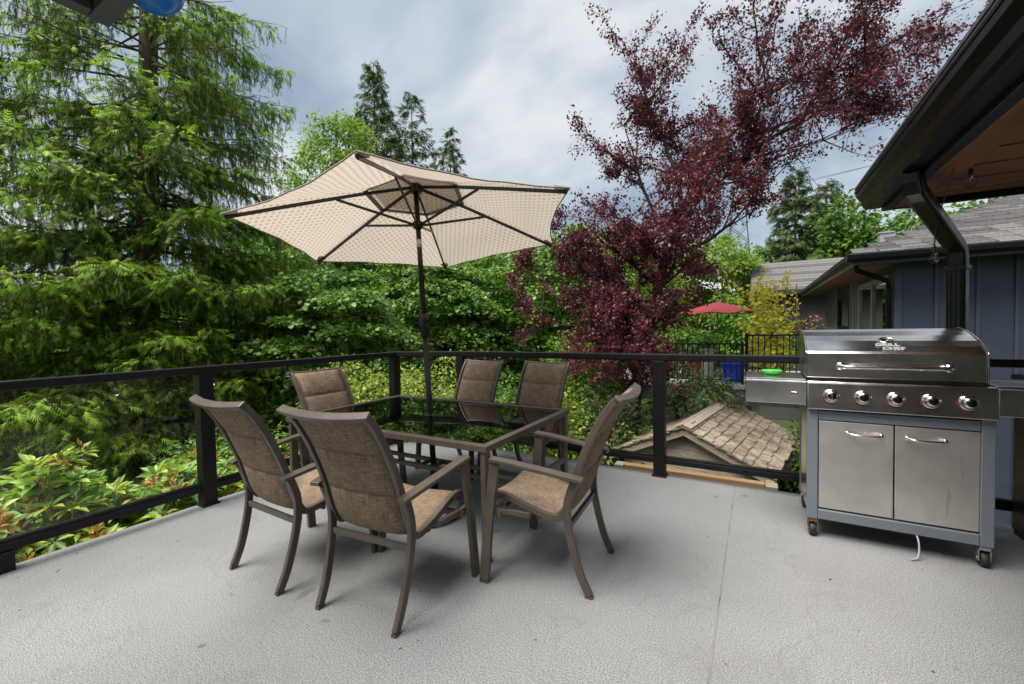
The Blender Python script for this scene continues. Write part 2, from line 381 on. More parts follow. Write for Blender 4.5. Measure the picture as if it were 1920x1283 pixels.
# ------------------------------------------------------------ geometry helpers
class MB:
    """collects shapes of ONE mesh"""
    def __init__(s):
        s.v, s.f, s.uv = [], [], None
    def add(s, vs, fs):
        o = len(s.v)
        s.v += [tuple(p) for p in vs]
        s.f += [tuple(i + o for i in f) for f in fs]
        return s
    def box(s, x0, x1, y0, y1, z0, z1):
        return s.add([(x0, y0, z0), (x1, y0, z0), (x1, y1, z0), (x0, y1, z0), (x0, y0, z1), (x1, y0, z1), (x1, y1, z1), (x0, y1, z1)],
                     [(0, 3, 2, 1), (4, 5, 6, 7), (0, 1, 5, 4), (1, 2, 6, 5), (2, 3, 7, 6), (3, 0, 4, 7)])
    def prism(s, prof, axis, a, b):
        """closed 2-D profile pushed along an axis; prof in the other two axes in order"""
        def P(p, t):
            return {'x': (t, p[0], p[1]), 'y': (p[0], t, p[1]), 'z': (p[0], p[1], t)}[axis]
        n = len(prof)
        vs = [P(p, a) for p in prof] + [P(p, b) for p in prof]
        fs = [(i, (i + 1) % n, n + (i + 1) % n, n + i) for i in range(n)]
        fs += [tuple(range(n))[::-1], tuple(range(n, 2 * n))]
        return s.add(vs, fs)
    def sweep(s, pts, w, h, side=(1, 0, 0), taper=None):
        """rectangular bar along a path: w measured along 'side', h across it"""
        pts = [Vector(p) for p in pts]
        sd = Vector(side).normalized()
        vs, fs = [], []
        n = len(pts)
        for i, p in enumerate(pts):
            t = (pts[min(i + 1, n - 1)] - pts[max(i - 1, 0)]).normalized()
            a = (sd - t * sd.dot(t)).normalized()
            b = t.cross(a)
            k = 1 if taper is None else taper(i / (n - 1))
            for qa, qb in ((-1, -1), (1, -1), (1, 1), (-1, 1)):
                vs.append(p + a * (qa * w / 2 * k) + b * (qb * h / 2 * k))
        for i in range(n - 1):
            for j in range(4):
                fs.append((i * 4 + j, i * 4 + (j + 1) % 4, i * 4 + 4 + (j + 1) % 4, i * 4 + 4 + j))
        fs += [(3, 2, 1, 0), tuple((n - 1) * 4 + j for j in range(4))]
        return s.add(vs, fs)
    def tube(s, pts, r, seg=8, r1=None, cap=True):
        pts = [Vector(p) for p in pts]
        n = len(pts)
        vs, fs = [], []
        ref = Vector((0, 0, 1))
        d0 = (pts[-1] - pts[0]).normalized()
        if abs(d0.z) > 0.9: ref = Vector((1, 0, 0))
        for i, p in enumerate(pts):
            t = (pts[min(i + 1, n - 1)] - pts[max(i - 1, 0)]).normalized()
            a = t.cross(ref).normalized(); b = t.cross(a)
            if isinstance(r, (list, tuple)): rr = r[i]
            else: rr = r if r1 is None else r + (r1 - r) * i / (n - 1)
            for j in range(seg):
                an = 2 * PI * j / seg
                vs.append(p + a * (rr * math.cos(an)) + b * (rr * math.sin(an)))
        for i in range(n - 1):
            for j in range(seg):
                fs.append((i * seg + j, i * seg + (j + 1) % seg, (i + 1) * seg + (j + 1) % seg, (i + 1) * seg + j))
        if cap:
            fs += [tuple(range(seg))[::-1], tuple(range((n - 1) * seg, n * seg))]
        return s.add(vs, fs)
    def lathe(s, prof, o=(0, 0, 0), seg=24, ax=(0, 0, 1)):
        """prof: (radius, height) along the axis ax from o"""
        ax = Vector(ax).normalized(); o = Vector(o)
        ref = Vector((1, 0, 0)) if abs(ax.x) < 0.8 else Vector((0, 1, 0))
        a = (ref - ax * ref.dot(ax)).normalized(); b = ax.cross(a)
        vs, fs = [], []
        n = len(prof)
        for r, h in prof:
            for j in range(seg):
                an = 2 * PI * j / seg
                vs.append(o + ax * h + a * (r * math.cos(an)) + b * (r * math.sin(an)))
        for i in range(n - 1):
            for j in range(seg):
                fs.append((i * seg + j, i * seg + (j + 1) % seg, (i + 1) * seg + (j + 1) % seg, (i + 1) * seg + j))
        if prof[0][0] > 1e-6: fs.append(tuple(range(seg))[::-1])
        if prof[-1][0] > 1e-6: fs.append(tuple(range((n - 1) * seg, n * seg)))
        return s.add(vs, fs)
    def mesh(s, name, smooth=False):
        me = bpy.data.meshes.new(name)
        me.from_pydata(s.v, [], s.f)
        if s.uv is not None:
            l = me.uv_layers.new(name='UVMap')
            for lp in me.loops:
                l.data[lp.index].uv = s.uv[lp.vertex_index]
        me.update()
        if smooth:
            for p in me.polygons: p.use_smooth = True
        return me

def link(name, me, mat=None, parent=None, bevel=0, smooth=False, kind=None, seg=2):
    """one mesh object; vertices are given in the world, or in the space of a parent that sits at the origin"""
    if isinstance(me, MB): me = me.mesh(name, smooth)
    o = bpy.data.objects.new(name, me)
    COL.objects.link(o)
    if mat is not None and not me.materials:
        me.materials.append(M[mat] if isinstance(mat, str) else mat)
    if parent is not None:
        o.parent = parent
        if parent.type == 'EMPTY': o.matrix_parent_inverse = Matrix.Translation(-Vector(parent.location))
    if bevel:
        b = o.modifiers.new('bevel', 'BEVEL'); b.width = bevel; b.segments = seg
        b.limit_method = 'ANGLE'; b.angle_limit = math.radians(40)
    if kind: o['kind'] = kind
    return o

def tag(o, label, cat, group=None):
    o['label'] = label; o['category'] = cat
    if group: o['group'] = group
    return o

def thing(name, label, cat, loc=(0, 0, 0), group=None):
    o = bpy.data.objects.new(name, None)
    o.empty_display_size = 0.1
    COL.objects.link(o)
    o.location = loc
    return tag(o, label, cat, group)

def struct(name, mb, mat, bevel=0):
    return link(name, mb, mat, None, bevel, kind='structure')

def copy_tree(o, parent=None):
    c = o.copy(); COL.objects.link(c)
    if parent is not None:
        c.parent = parent; c.matrix_parent_inverse = o.matrix_parent_inverse
    for ch in list(o.children): copy_tree(ch, c)
    return c

# leaf scatter: many copies of a small template in one mesh
LEAF = (np.array([(0, 0, 0), (.45, .32, .07), (1, 0, -.08), (.45, -.32, .07)]), [(0, 3, 2), (0, 2, 1)])
BROAD = (np.array([(0, 0, 0), (.28, .36, .05), (.62, .42, .02), (1, 0, -.14), (.62, -.42, .02), (.28, -.36, .05)]),
         [(0, 5, 4, 3), (0, 3, 2, 1)])
LONG = (np.array([(0, 0, 0), (.3, .14, .05), (.65, .16, .03), (1, 0, -.14), (.65, -.16, .03), (.3, -.14, .05)]), [(0, 5, 4, 3), (0, 3, 2, 1)])
def _spray():
    v, f = [], []
    def finger(bx, by, ex, ey, ez, w):
        d = np.array([ex - bx, ey - by]); L = np.hypot(*d); nrm = np.array([-d[1], d[0]]) / L * w
        o = len(v)
        v.extend([(bx - nrm[0], by - nrm[1], 0), (bx + nrm[0], by + nrm[1], 0), (ex, ey, ez)])
        f.append((o, o + 1, o + 2))
    finger(0, 0, 1.0, 0, -.12, .055)
    for i, t in enumerate((.12, .32, .52, .7)):
        L = .52 * (1 - t * .62)
        for sg in (-1, 1):
            finger(t, 0, t + L * .72, sg * L * .70, -.12 - .05 * i, .05)
    return np.array(v, float), f
SPRAY = _spray()
TASSEL = (SPRAY[0] * np.array([1, .42, 1.0]), SPRAY[1])

def unit(a):
    return a / np.maximum(np.linalg.norm(a, axis=-1, keepdims=True), 1e-9)

def scatter_mesh(name, groups):
    """groups: list of (template, P, X, Z, S, tint) joined to one mesh"""
    VV, LI, LS, TT = [], [], [], []
    vo = 0
    for (tv, tf), P, X, Z, S, tint in groups:
        n = len(P)
        if n == 0: continue
        X = unit(X); Z = unit(Z - X * np.sum(X * Z, -1, keepdims=True)); Y = np.cross(Z, X)
        S = np.asarray(S, float).reshape(n, 1, 1)
        vv = P[:, None, :] + S * (tv[None, :, 0:1] * X[:, None] + tv[None, :, 1:2] * Y[:, None] + tv[None, :, 2:3] * Z[:, None])
        k = len(tv)
        VV.append(vv.reshape(-1, 3))
        fl = np.concatenate([np.array(f) for f in tf])
        LI.append((fl[None] + (np.arange(n) * k)[:, None] + vo).reshape(-1))
        LS.append(np.tile(np.array([len(f) for f in tf]), n))
        TT.append(np.repeat(np.broadcast_to(np.asarray(tint, float), (n,)), k))
        vo += n * k
    VV = np.concatenate(VV); LI = np.concatenate(LI); LS = np.concatenate(LS); TT = np.concatenate(TT)
    me = bpy.data.meshes.new(name)
    me.vertices.add(len(VV)); me.vertices.foreach_set('co', VV.ravel())
    me.loops.add(len(LI)); me.loops.foreach_set('vertex_index', LI.astype(np.int32))
    me.polygons.add(len(LS))
    st = np.concatenate([[0], np.cumsum(LS)[:-1]])
    me.polygons.foreach_set('loop_start', st.astype(np.int32))
    at = me.attributes.new('tint', 'FLOAT', 'POINT'); at.data.foreach_set('value', TT.astype(np.float32))
    me.update(calc_edges=True); me.validate()
    return me

def rvec(n):
    return unit(rng.normal(size=(n, 3)))
# ------------------------------------------------------------ setting: ground and deck
g = MB(); R_ = 600
g.add([(-R_, -R_, -2.6), (R_, -R_, -2.6), (R_, R_, -2.6), (-R_, R_, -2.6)], [(0, 1, 2, 3)])
struct('ground', g, 'ground')
# the deck: outline with a cut corner, vinyl skin over joists
DK = MB()
outl = [(-3.56, -3.2), (3.4, -3.2), (3.4, 3.725), (-2.68, 3.725), (-3.30, 3.56), (-3.56, 3.42)]
DK.prism(outl, 'z', -0.24, 0.0)
deck = struct('deck', DK, 'vinyl', 0.012)
sm = MB(); sm.box(-0.149, -0.1425, 0.6, 3.70, 0.0, 0.0015)
link('seam', sm, 'seam', deck)
for (x, y) in ((-3.4, 0.2), (-3.4, 3.2), (-0.7, 3.5), (2.6, 3.5)):
    p = MB(); p.box(x - .07, x + .07, y - .07, y + .07, -2.6, -0.24)
    link('support_post', p, 'weathered', deck)

# ------------------------------------------------------------ glass railing round the deck
rl = thing('glass_railing', 'black railing with clear glass panels around two sides of the deck', 'railing', (-3.5, 3.45, 0))
PX, PY = -3.5, 3.665
path = [(-3.5, -1.3), (-3.5, 3.43), (-2.74, PY), (3.0, PY)]
def rail_bar(name, p, q, z0, z1, w, mat='black'):
    a = Vector((*p, 0)); b = Vector((*q, 0)); d = (b - a).normalized(); n = Vector((-d.y, d.x, 0)) * (w / 2)
    mb = MB()
    c = [a - n, b - n, b + n, a + n]
    mb.add([(v.x, v.y, z0) for v in c] + [(v.x, v.y, z1) for v in c],
           [(0, 3, 2, 1), (4, 5, 6, 7), (0, 1, 5, 4), (1, 2, 6, 5), (2, 3, 7, 6), (3, 0, 4, 7)])
    return link(name, mb, mat, rl, 0.005)
segs = [((-3.5, -1.3), (-3.5, 3.46)), ((-3.508, 3.455), (-2.72, 3.672)), ((-2.735, PY), (3.0, PY))]
for i, (p, q) in enumerate(segs):
    rail_bar('top_rail', p, q, 0.968 + i * .0015, 1.018 + i * .0015, 0.088 - i * .001)
    rail_bar('bottom_rail', p, q, 0.105 + i * .0015, 0.150 + i * .0015, 0.052 - i * .001)
posts = [(-3.5, -1.1), (-3.5, 1.545), (-3.5, 3.43), (-2.74, 3.665), (-0.703, 3.665), (1.62, 3.665)]
for (x, y) in posts:
    mb = MB(); mb.box(x - .046, x + .046, y - .046, y + .046, 0.0, 0.966)
    mb.box(x - .058, x + .058, y - .058, y + .058, 0.0, 0.012)
    link('post', mb, 'black', rl, 0.004)
mb = MB(); mb.box(-3.546, -3.454, .51, .60, 0, .104); link('rail_foot', mb, 'black', rl, 0.003)
spans = [((-3.5, -1.05), (-3.5, 1.495)), ((-3.5, 1.595), (-3.5, 3.38)), ((-3.452, 3.444), (-2.79, 3.651)),
         ((-2.69, PY), (-.753, PY)), ((-.653, PY), (1.57, PY))]
for p, q in spans:
    rail_bar('glass_pane', p, q, 0.1515, 0.9675, 0.008, 'rail_glass')
    a = Vector((*p, 0)); b = Vector((*q, 0)); d = (b - a).normalized(); n = Vector((-d.y, d.x, 0)) * 0.012
    for sg in (-1, 1):      # glazing bead along the foot of the pane
        rail_bar('glazing_bead', (a + n * sg).xy, (b + n * sg).xy, 0.1525, 0.172, 0.012)

# string of clear globe bulbs under the rail
def bulb_string(label, cord, spots, drop=0.05):
    t = thing('string_light', label, 'string light', spots[0], 'strings of clear globe bulbs')
    mb = MB(); mb.tube(cord, 0.0035, 6)
    link('cord', mb, 'socket', t)
    for (x, y, z) in spots:
        sk = MB(); sk.lathe([(0.0, .062), (.006, .06), (.010, .05), (.0105, .02), (.008, .018)], (x, y, z), 12)
        so = link('socket', sk, 'socket', t, smooth=True)
        gb = MB(); gb.lathe([(0.009, .02), (.014, .012), (.021, .0), (.0235, -.013), (.021, -.026), (.012, -.035), (0.0, -.038)], (x, y, z), 16)
        link('globe', gb, 'bulb_glass', t, smooth=True)
        fl = MB(); fl.tube([(x - .006, y, z + .015), (x - .006, y, z - .012), (x + .006, y, z - .012), (x + .006, y, z + .015)], 0.0016, 5)
        link('filament', fl, 'filament', so)
    return t
yz = [(-0.6, .95), (.25, .945), (1.063, .945), (1.62, .945), (2.203, .945), (2.767, .945), (3.30, .945)]
cord = []
for i in range(60):
    y = -1.0 + i * (4.4 / 59)
    cord.append((-3.532, y, 0.9635))
bulb_string('string of clear globe bulbs under the left deck rail', cord, [(-3.532, y, z - .042) for y, z in yz])
xz = [-3.135, -2.549, -1.955, -1.35, -0.80, -0.264, .3]
cord = [(-2.6 + i * (3.4 / 49), 3.697, 0.9635) for i in range(50)]
bulb_string('string of clear globe bulbs under the far deck rail', [(-3.45, 3.50, .9635), (-3.1, 3.605, .9635)] + cord,
            [(-3.1, 3.60, .903)] + [(x, 3.697, .903) for x in xz[1:]])

# ------------------------------------------------------------ patio table
TX0, TX1, TY0, TY1, TZ = -2.955, -1.217, 1.82, 2.955, 0.64
tb = thing('patio_table', 'rectangular bronze patio table with dark tinted glass top', 'table', ((TX0 + TX1) / 2, (TY0 + TY1) / 2, 0))
fw = 0.046
mb = MB()
for (a0, a1, b0, b1) in ((TX0, TX1, TY0, TY0 + fw), (TX0, TX1, TY1 - fw, TY1), (TX0, TX0 + fw, TY0 + fw, TY1 - fw), (TX1 - fw, TX1, TY0 + fw, TY1 - fw)):
    mb.box(a0, a1, b0, b1, TZ - .036, TZ)
link('top_frame', mb, 'bronze', tb, 0.004)
hx, hy = -2.0837, 2.3844
gp = MB()
# glass with the parasol hole
n = 28
ring = [(hx + .027 * math.cos(2 * PI * i / n), hy + .027 * math.sin(2 * PI * i / n)) for i in range(n)]
gx0, gx1, gy0, gy1 = TX0 + fw - .004, TX1 - fw + .004, TY0 + fw - .004, TY1 - fw + .004
outer = []
for i in range(n):
    c_, s_ = math.cos(2 * PI * i / n), math.sin(2 * PI * i / n)
    k = min((gx1 - hx if c_ > 0 else gx0 - hx) / c_ if abs(c_) > 1e-6 else 1e9, (gy1 - hy if s_ > 0 else gy0 - hy) / s_ if abs(s_) > 1e-6 else 1e9)
    outer.append((hx + c_ * k, hy + s_ * k))
ca = [math.atan2(y - hy, x - hx) % (2 * PI) for x, y in ((gx1, gy1), (gx0, gy1), (gx0, gy0), (gx1, gy0))]
for (x, y), a in zip(((gx1, gy1), (gx0, gy1), (gx0, gy0), (gx1, gy0)), ca):
    i = min(range(n), key=lambda j: abs(((2 * PI * j / n) - a + PI) % (2 * PI) - PI)); outer[i] = (x, y)
zt, zb = TZ - .007, TZ - .013
vs = [(x, y, zt) for x, y in ring] + [(x, y, zt) for x, y in outer] + [(x, y, zb) for x, y in ring] + [(x, y, zb) for x, y in outer]
fs = []
for i in range(n):
    j = (i + 1) % n
    fs += [(i, n + i, n + j, j), (2 * n + i, 2 * n + j, 3 * n + j, 3 * n + i), (i, j, 2 * n + j, 2 * n + i), (n + i, 3 * n + i, 3 * n + j, n + j)]
gp.add(vs, fs)
link('glass_top', gp, 'table_glass', tb)
rg = MB(); rg.lathe([(.0285, .002), (.038, .002), (.038, .006), (.0285, .006), (.0285, .002)], (hx, hy, zt), 24)
link('hole_ring', rg, 'chrome', tb, smooth=False)
for (x, y) in ((TX0 + .03, TY0 + .035), (TX1 - .03, TY0 + .035), (TX0 + .03, TY1 - .035), (TX1 - .03, TY1 - .035)):
    mb = MB(); mb.box(x - .016, x + .016, y - .026, y + .026, 0.012, TZ - .037)
    lg = link('leg', mb, 'bronze', tb, 0.004)
    ft = MB(); ft.box(x - .018, x + .018, y - .028, y + .028, 0.0, 0.0115)
    link('foot', ft, 'rubber', lg)
for y in (2.30, 2.45):
    mb = MB(); mb.box(TX0 + .05, TX1 - .05, y - .012, y + .012, .255, .285)
    link('stretcher', mb, 'bronze', tb, 0.003)
for x in (TX0 + .03, TX1 - .03):
    mb = MB(); mb.box(x - .012, x + .012, TY0 + .063, TY1 - .063, .25, .29)
    link('end_stretcher', mb, 'bronze', tb, 0.003)
for bx in (hx - .05, hx + .06):
    mb = MB(); mb.box(bx, bx + .01, 2.3125, 2.4375, .257, .283)
    link('parasol_bracket', mb, 'bronze', tb)

# ------------------------------------------------------------ sling chairs
def smooth_path(pts, n):
    P = np.array(pts, float); k = len(P)
    d = np.concatenate([[0], np.cumsum(np.linalg.norm(np.diff(P, axis=0), axis=1))]); d /= d[-1]
    out = []
    for t in np.linspace(0, 1, n):
        i = min(max(np.searchsorted(d, t) - 1, 0), k - 2)
        u = (t - d[i]) / (d[i + 1] - d[i])
        p0, p1, p2, p3 = P[max(i - 1, 0)], P[i], P[i + 1], P[min(i + 2, k - 1)]
        out.append(.5 * ((2 * p1) + (-p0 + p2) * u + (2 * p0 - 5 * p1 + 4 * p2 - p3) * u * u + (-p0 + 3 * p1 - 3 * p2 + p3) * u ** 3))
    return np.array(out)
SEATP = [(.482, .372), (.475, .402), (.450, .418), (.385, .412), (.295, .384), (.205, .358), (.13, .348)]
BACKP = [(.095, .36), (.066, .415), (.044, .48), (.012, .59), (-.035, .71), (-.09, .82), (-.142, .90), (-.17, .928)]
def sling(path, n, seams, half, bulge, sag):
    P = smooth_path(path, n); mb = MB(); nx = 9
    T = np.gradient(P, axis=0); T /= np.linalg.norm(T, axis=1)[:, None]
    NR = np.stack([T[:, 1], -T[:, 0]], 1)        # towards the sitter side for our direction of travel
    L = np.concatenate([[0], np.cumsum(np.linalg.norm(np.diff(P, axis=0), axis=1))])
    vs, uv = [], []
    for side in (1, -1):
        for i in range(n):
            t = i / (n - 1)
            q = (t * seams) % 1.0 if t < 1 else 1.0
            pad = bulge * (max(0.0, math.sin(PI * q)) ** 0.33) if seams > 1 else bulge * (max(0.0, math.sin(PI * t)) ** 0.3)
            for j in range(nx):
                u = -1 + 2 * j / (nx - 1)
                e = (1 - abs(u) ** 6)
                off = side * (0.004 + pad * e) - sag * (1 - u * u)
                vs.append((u * half, P[i, 0] + NR[i, 0] * off, P[i, 1] + NR[i, 1] * off)); uv.append((u * half + .3, L[i] + (2 if side < 0 else 0)))
    fs = []
    o = n * nx
    for i in range(n - 1):
        for j in range(nx - 1):
            a = i * nx + j
            fs.append((a, a + 1, a + nx + 1, a + nx)); fs.append((o + a, o + a + nx, o + a + nx + 1, o + a + 1))
    for i in range(n - 1):
        for j in (0, nx - 1):
            a = i * nx + j
            fs.append((a, a + nx, o + a + nx, o + a) if j == 0 else (a, o + a, o + a + nx, a + nx))
    for j in range(nx - 1):
        fs.append((j, o + j, o + j + 1, j + 1)); a = (n - 1) * nx + j
        fs.append((a, a + 1, o + a + 1, o + a))
    mb.add(vs, fs); mb.uv = uv
    return mb
def make_chair():
    t = thing('patio_chair', 'x', 'chair')
    link('seat', sling(SEATP, 22, 1, .207, .008, .016), 'sling', t, smooth=True)
    link('backrest', sling(BACKP, 61, 3, .203, .019, .010), 'sling', t, smooth=True)
    full = SEATP + BACKP
    for s in (-1, 1):
        P = smooth_path(full, 44)
        mb = MB(); mb.sweep([(s * .219, y, z) for y, z in P], .024, .032)
        link('side_rail', mb, 'bronze', t, 0.004)
        P = smooth_path([(-.035, .012), (.008, .11), (.045, .25), (.062, .36), (.056, .45), (.022, .545)], 18)
        mb = MB(); mb.sweep([(s * (.240 - .022 * (1 - z / .57)), y, z) for y, z in P], .024, .036)
        lg = link('leg', mb, 'bronze', t, 0.004)
        ft = MB(); ft.box(s * .2185 - .012, s * .2185 + .012, -.052, -.017, 0, .013)
        link('foot_cap', ft, 'bronze', lg)
        mb = MB(); mb.sweep([(s * .306, .470, .012), (s * .297, .448, .30), (s * .286, .412, .600)], .024, .050)
        lg = link('leg', mb, 'bronze', t, 0.004)
        ft = MB(); ft.box(s * .3065 - .012, s * .3065 + .012, .447, .494, 0, .013)
        link('foot_cap', ft, 'bronze', lg)
        mb = MB(); mb.sweep([(s * .285, .436, .612), (s * .282, .33, .604), (s * .27, .15, .582), (s * .25, -.02, .556)], .052, .020)
        link('armrest', mb, 'bronze', t, 0.005)
        P = smooth_path([(.448, .385), (.40, .365), (.33, .362), (.25, .352)], 8)
        mb = MB(); mb.sweep([(s * (.286 - .056 * i / 7), y, z - .012) for i, (y, z) in enumerate(P)], .018, .026)
        link('seat_brace', mb, 'bronze', t, 0.003)
    # curved top rail
    pts = []
    for i in range(13):
        u = -1 + i / 6
        pts.append((u * .243, -.178 - .028 * (1 - u * u), .934 - .012 * (1 - u * u)))
    mb = MB(); mb.sweep(pts, .020, .040, side=(0, -.55, .83))
    link('top_rail', mb, 'bronze', t, 0.005)
    for (y, z, w) in ((.058, .322, .228), (.395, .345, .288), (.22, .332, .21)):
        mb = MB(); mb.box(-w, w, y - .010, y + .010, z - .016, z + .012)
        link('crossbar', mb, 'bronze', t, 0.003)
    return t
chair = make_chair()
G_CH = 'brown sling chairs around the glass table'
spots = [
    (-1.503, 1.242, 95, 'brown sling patio chair nearest the camera, its back turned to us'),
    (-2.196, 1.201, 88, 'brown sling patio chair with back turned, beside the left rail post'),
    (-2.955, 2.20, 1, 'brown sling patio chair at the left end of the table facing right'),
    (-0.72, 2.05, 184, 'brown sling patio chair seen from the side at the right table end'),
    (-2.348, 3.329, 268, 'brown sling patio chair across the table, left of the far pair'),
    (-1.668, 3.335, 266, 'brown sling patio chair across the table, right of the far pair'),
]
for i, (x, y, hd, lb) in enumerate(spots):
    c = chair if i == 0 else copy_tree(chair)
    c.location = (x, y, 0.0); c.rotation_euler = (0, 0, math.radians(hd - 90))
    tag(c, lb, 'chair', G_CH)

# ------------------------------------------------------------ parasol
pa = thing('patio_umbrella', 'large beige hexagonal patio umbrella standing through the glass table', 'umbrella', (-2.04, 2.373, 0))
H0 = Vector((hx, hy, .64)); lean = Vector((-.0694, .0181, 1))
def pole(z): return H0 + lean * (z - .64)
hub = pole(2.3223)
ra, rb = -.039, -.083
RT = (Matrix.Rotation(rb, 3, 'Y') @ Matrix.Rotation(ra, 3, 'X'))
def UM(x, y, z): return hub + RT @ Vector((x, y, z))
th0, RR, DR = -2.104, 1.2128, .3736
def corner(i, f=1.0, dz=0.0):
    a = th0 + i * PI / 3
    return UM(RR * f * math.cos(a), RR * f * math.sin(a), -DR * (f ** 1.12) + dz)
# canopy: six sagging panels, hollow edges
cv, cf, cuv = [], [], []
NP, NQ = 14, 12
for i in range(6):
    A, B = th0 + i * PI / 3, th0 + (i + 1) * PI / 3
    o = len(cv)
    for p in range(NP + 1):
        f = p / NP
        for q in range(NQ + 1):
            w = q / NQ
            e = 4 * w * (1 - w)
            ff = f * (1 - .058 * e * f ** 2)
            x = RR * ff * (math.cos(A) * (1 - w) + math.cos(B) * w); y = RR * ff * (math.sin(A) * (1 - w) + math.sin(B) * w)
            z = -DR * (f ** 1.12) + .012 + .028 * e * f * (1 - f * .3) * -1 + .015 * e * f ** 3 + .0045 * f * f * math.sin(w * 19 + i * 2.1 + f * 5) * e + .004 * math.sin(f * 17 + i) * e
            cv.append(tuple(UM(x, y, z + .02)))
            mid = (A + B) / 2
            cuv.append((x * -math.sin(mid) + y * math.cos(mid) + i * 3.0, x * math.cos(mid) + y * math.sin(mid)))
    for p in range(NP):
        for q in range(NQ):
            a = o + p * (NQ + 1) + q
            cf.append((a, a + NQ + 1, a + NQ + 2, a + 1))
mb = MB(); mb.add(cv, cf); mb.uv = cuv
can = link('canopy', mb, 'cloth', pa, smooth=True)
# dark hem along the scalloped edge
for i in range(6):
    o = i * (NP + 1) * (NQ + 1) + NP * (NQ + 1)
    hm = MB(); hm.tube([cv[o + q] for q in range(NQ + 1)], .0045, 6)
    link('hem', hm, 'mesh_vent', can, smooth=True)
    # corner pocket holding the rib end
    c0, c1 = corner(i, 1.0, .022), corner(i, .93, .022)
    pk = MB(); d = (c0 - c1); s_ = d.cross(Vector((0, 0, 1))).normalized()
    pk.add([c1 + s_ * .035 + Vector((0, 0, -.012)), c1 - s_ * .035 + Vector((0, 0, -.012)), c0 - s_ * .006, c0 + s_ * .006,
            c1 + s_ * .035 + Vector((0, 0, .012)), c1 - s_ * .035 + Vector((0, 0, .012)), c0 - s_ * .006 + Vector((0, 0, .012)), c0 + s_ * .006 + Vector((0, 0, .012))],
           [(0, 3, 2, 1), (4, 5, 6, 7), (0, 1, 5, 4), (1, 2, 6, 5), (2, 3, 7, 6), (3, 0, 4, 7)])
    link('corner_pocket', pk, 'mesh_vent', can)
# reinforcing band under the vent, and the vent cap above
bd = MB(); vs = []
for i in range(6):
    for f in (.285, .318):
        vs.append(tuple(corner(i, f, .012)))
mids = []
bd.add(vs, [(2 * i, 2 * i + 1, (2 * i + 3) % 12, (2 * i + 2) % 12) for i in range(6)])
link('vent_band', bd, 'mesh_vent', can)
cp = MB(); vs = [tuple(UM(0, 0, .10))] + [tuple(corner(i, .30, .075)) for i in range(6)]
cp.add(vs, [(0, i + 1, (i + 1) % 6 + 1) for i in range(6)])
link('vent_cap', cp, 'cloth', can)
fn = MB(); fn.lathe([(.0, .17), (.014, .165), (.02, .14), (.016, .11), (.022, .09)], UM(0, 0, 0), 14, RT @ Vector((0, 0, 1)))
link('finial', fn, 'steel_pole', pa, smooth=True)
# pole in its lower and upper length, tilt collar, crank box, hub, runner
mb = MB(); mb.tube([pole(.10), pole(1.22)], .0215, 18); link('pole', mb, 'steel_pole', pa, smooth=True)
mb = MB(); mb.tube([pole(1.22), pole(2.34)], .0190, 18); link('pole', mb, 'steel_pole', pa, smooth=True)
mb = MB(); mb.tube([pole(1.865), pole(1.925)], .0205, 18); link('tilt_collar', mb, 'white_plastic', pa, smooth=True)
mb = MB(); mb.lathe([(.021, -.10), (.030, -.09), (.034, -.03), (.036, .03), (.030, .06), (.021, .075)], pole(1.30), 18, lean)
cb = link('crank_box', mb, 'steel_pole', pa, smooth=True)
kd = pole(1.335) + Vector((.030, .017, 0))
mb = MB(); mb.lathe([(.012, 0), (.024, .004), (.026, .016), (.018, .026), (0, .028)], pole(1.335) + Vector((.024, -.006, 0)), 16, (.8, -.5, 0))
link('crank_knob', mb, 'steel_pole', cb, smooth=True)
mb = MB(); mb.lathe([(.024, -.05), (.047, -.045), (.050, -.01), (.044, .01), (.02, .02)], hub, 18, RT @ Vector((0, 0, 1)))
link('hub', mb, 'steel_pole', pa, smooth=True)
rz = pole(2.035)
mb = MB(); mb.lathe([(.022, -.03), (.035, -.026), (.040, 0), (.037, .02), (.022, .03)], rz, 18, lean)
link('runner', mb, 'steel_pole', pa, smooth=True)
for i in range(6):
    side = (corner(i) - hub).cross(Vector((0, 0, 1)))
    mb = MB(); mb.sweep([corner(i, .035, -.008), corner(i, .33, -.006), corner(i, .66, -.002), corner(i, .985, .006)], .013, .022, side=side)
    r = link('rib', mb, 'steel_pole', pa, 0.002)
    mid = corner(i, .46, -.014)
    d = (mid - rz); d.z = 0; d.normalize()
    mb = MB(); mb.sweep([rz + d * .034, mid], .010, .018, side=side)
    link('strut', mb, 'steel_pole', pa, 0.002)
bs = MB(); b0 = pole(0.0)
bs.lathe([(.205, 0), (.228, .012), (.234, .035), (.226, .060), (.205, .070), (.06, .076), (0, .077)], (-1.94, 2.17, 0), 40)
link('base', bs, 'granite', pa, smooth=True)
tbm = MB(); tbm.tube([pole(.06), pole(.25)], .026, 18); link('base_sleeve', tbm, 'steel_pole', pa, smooth=True)
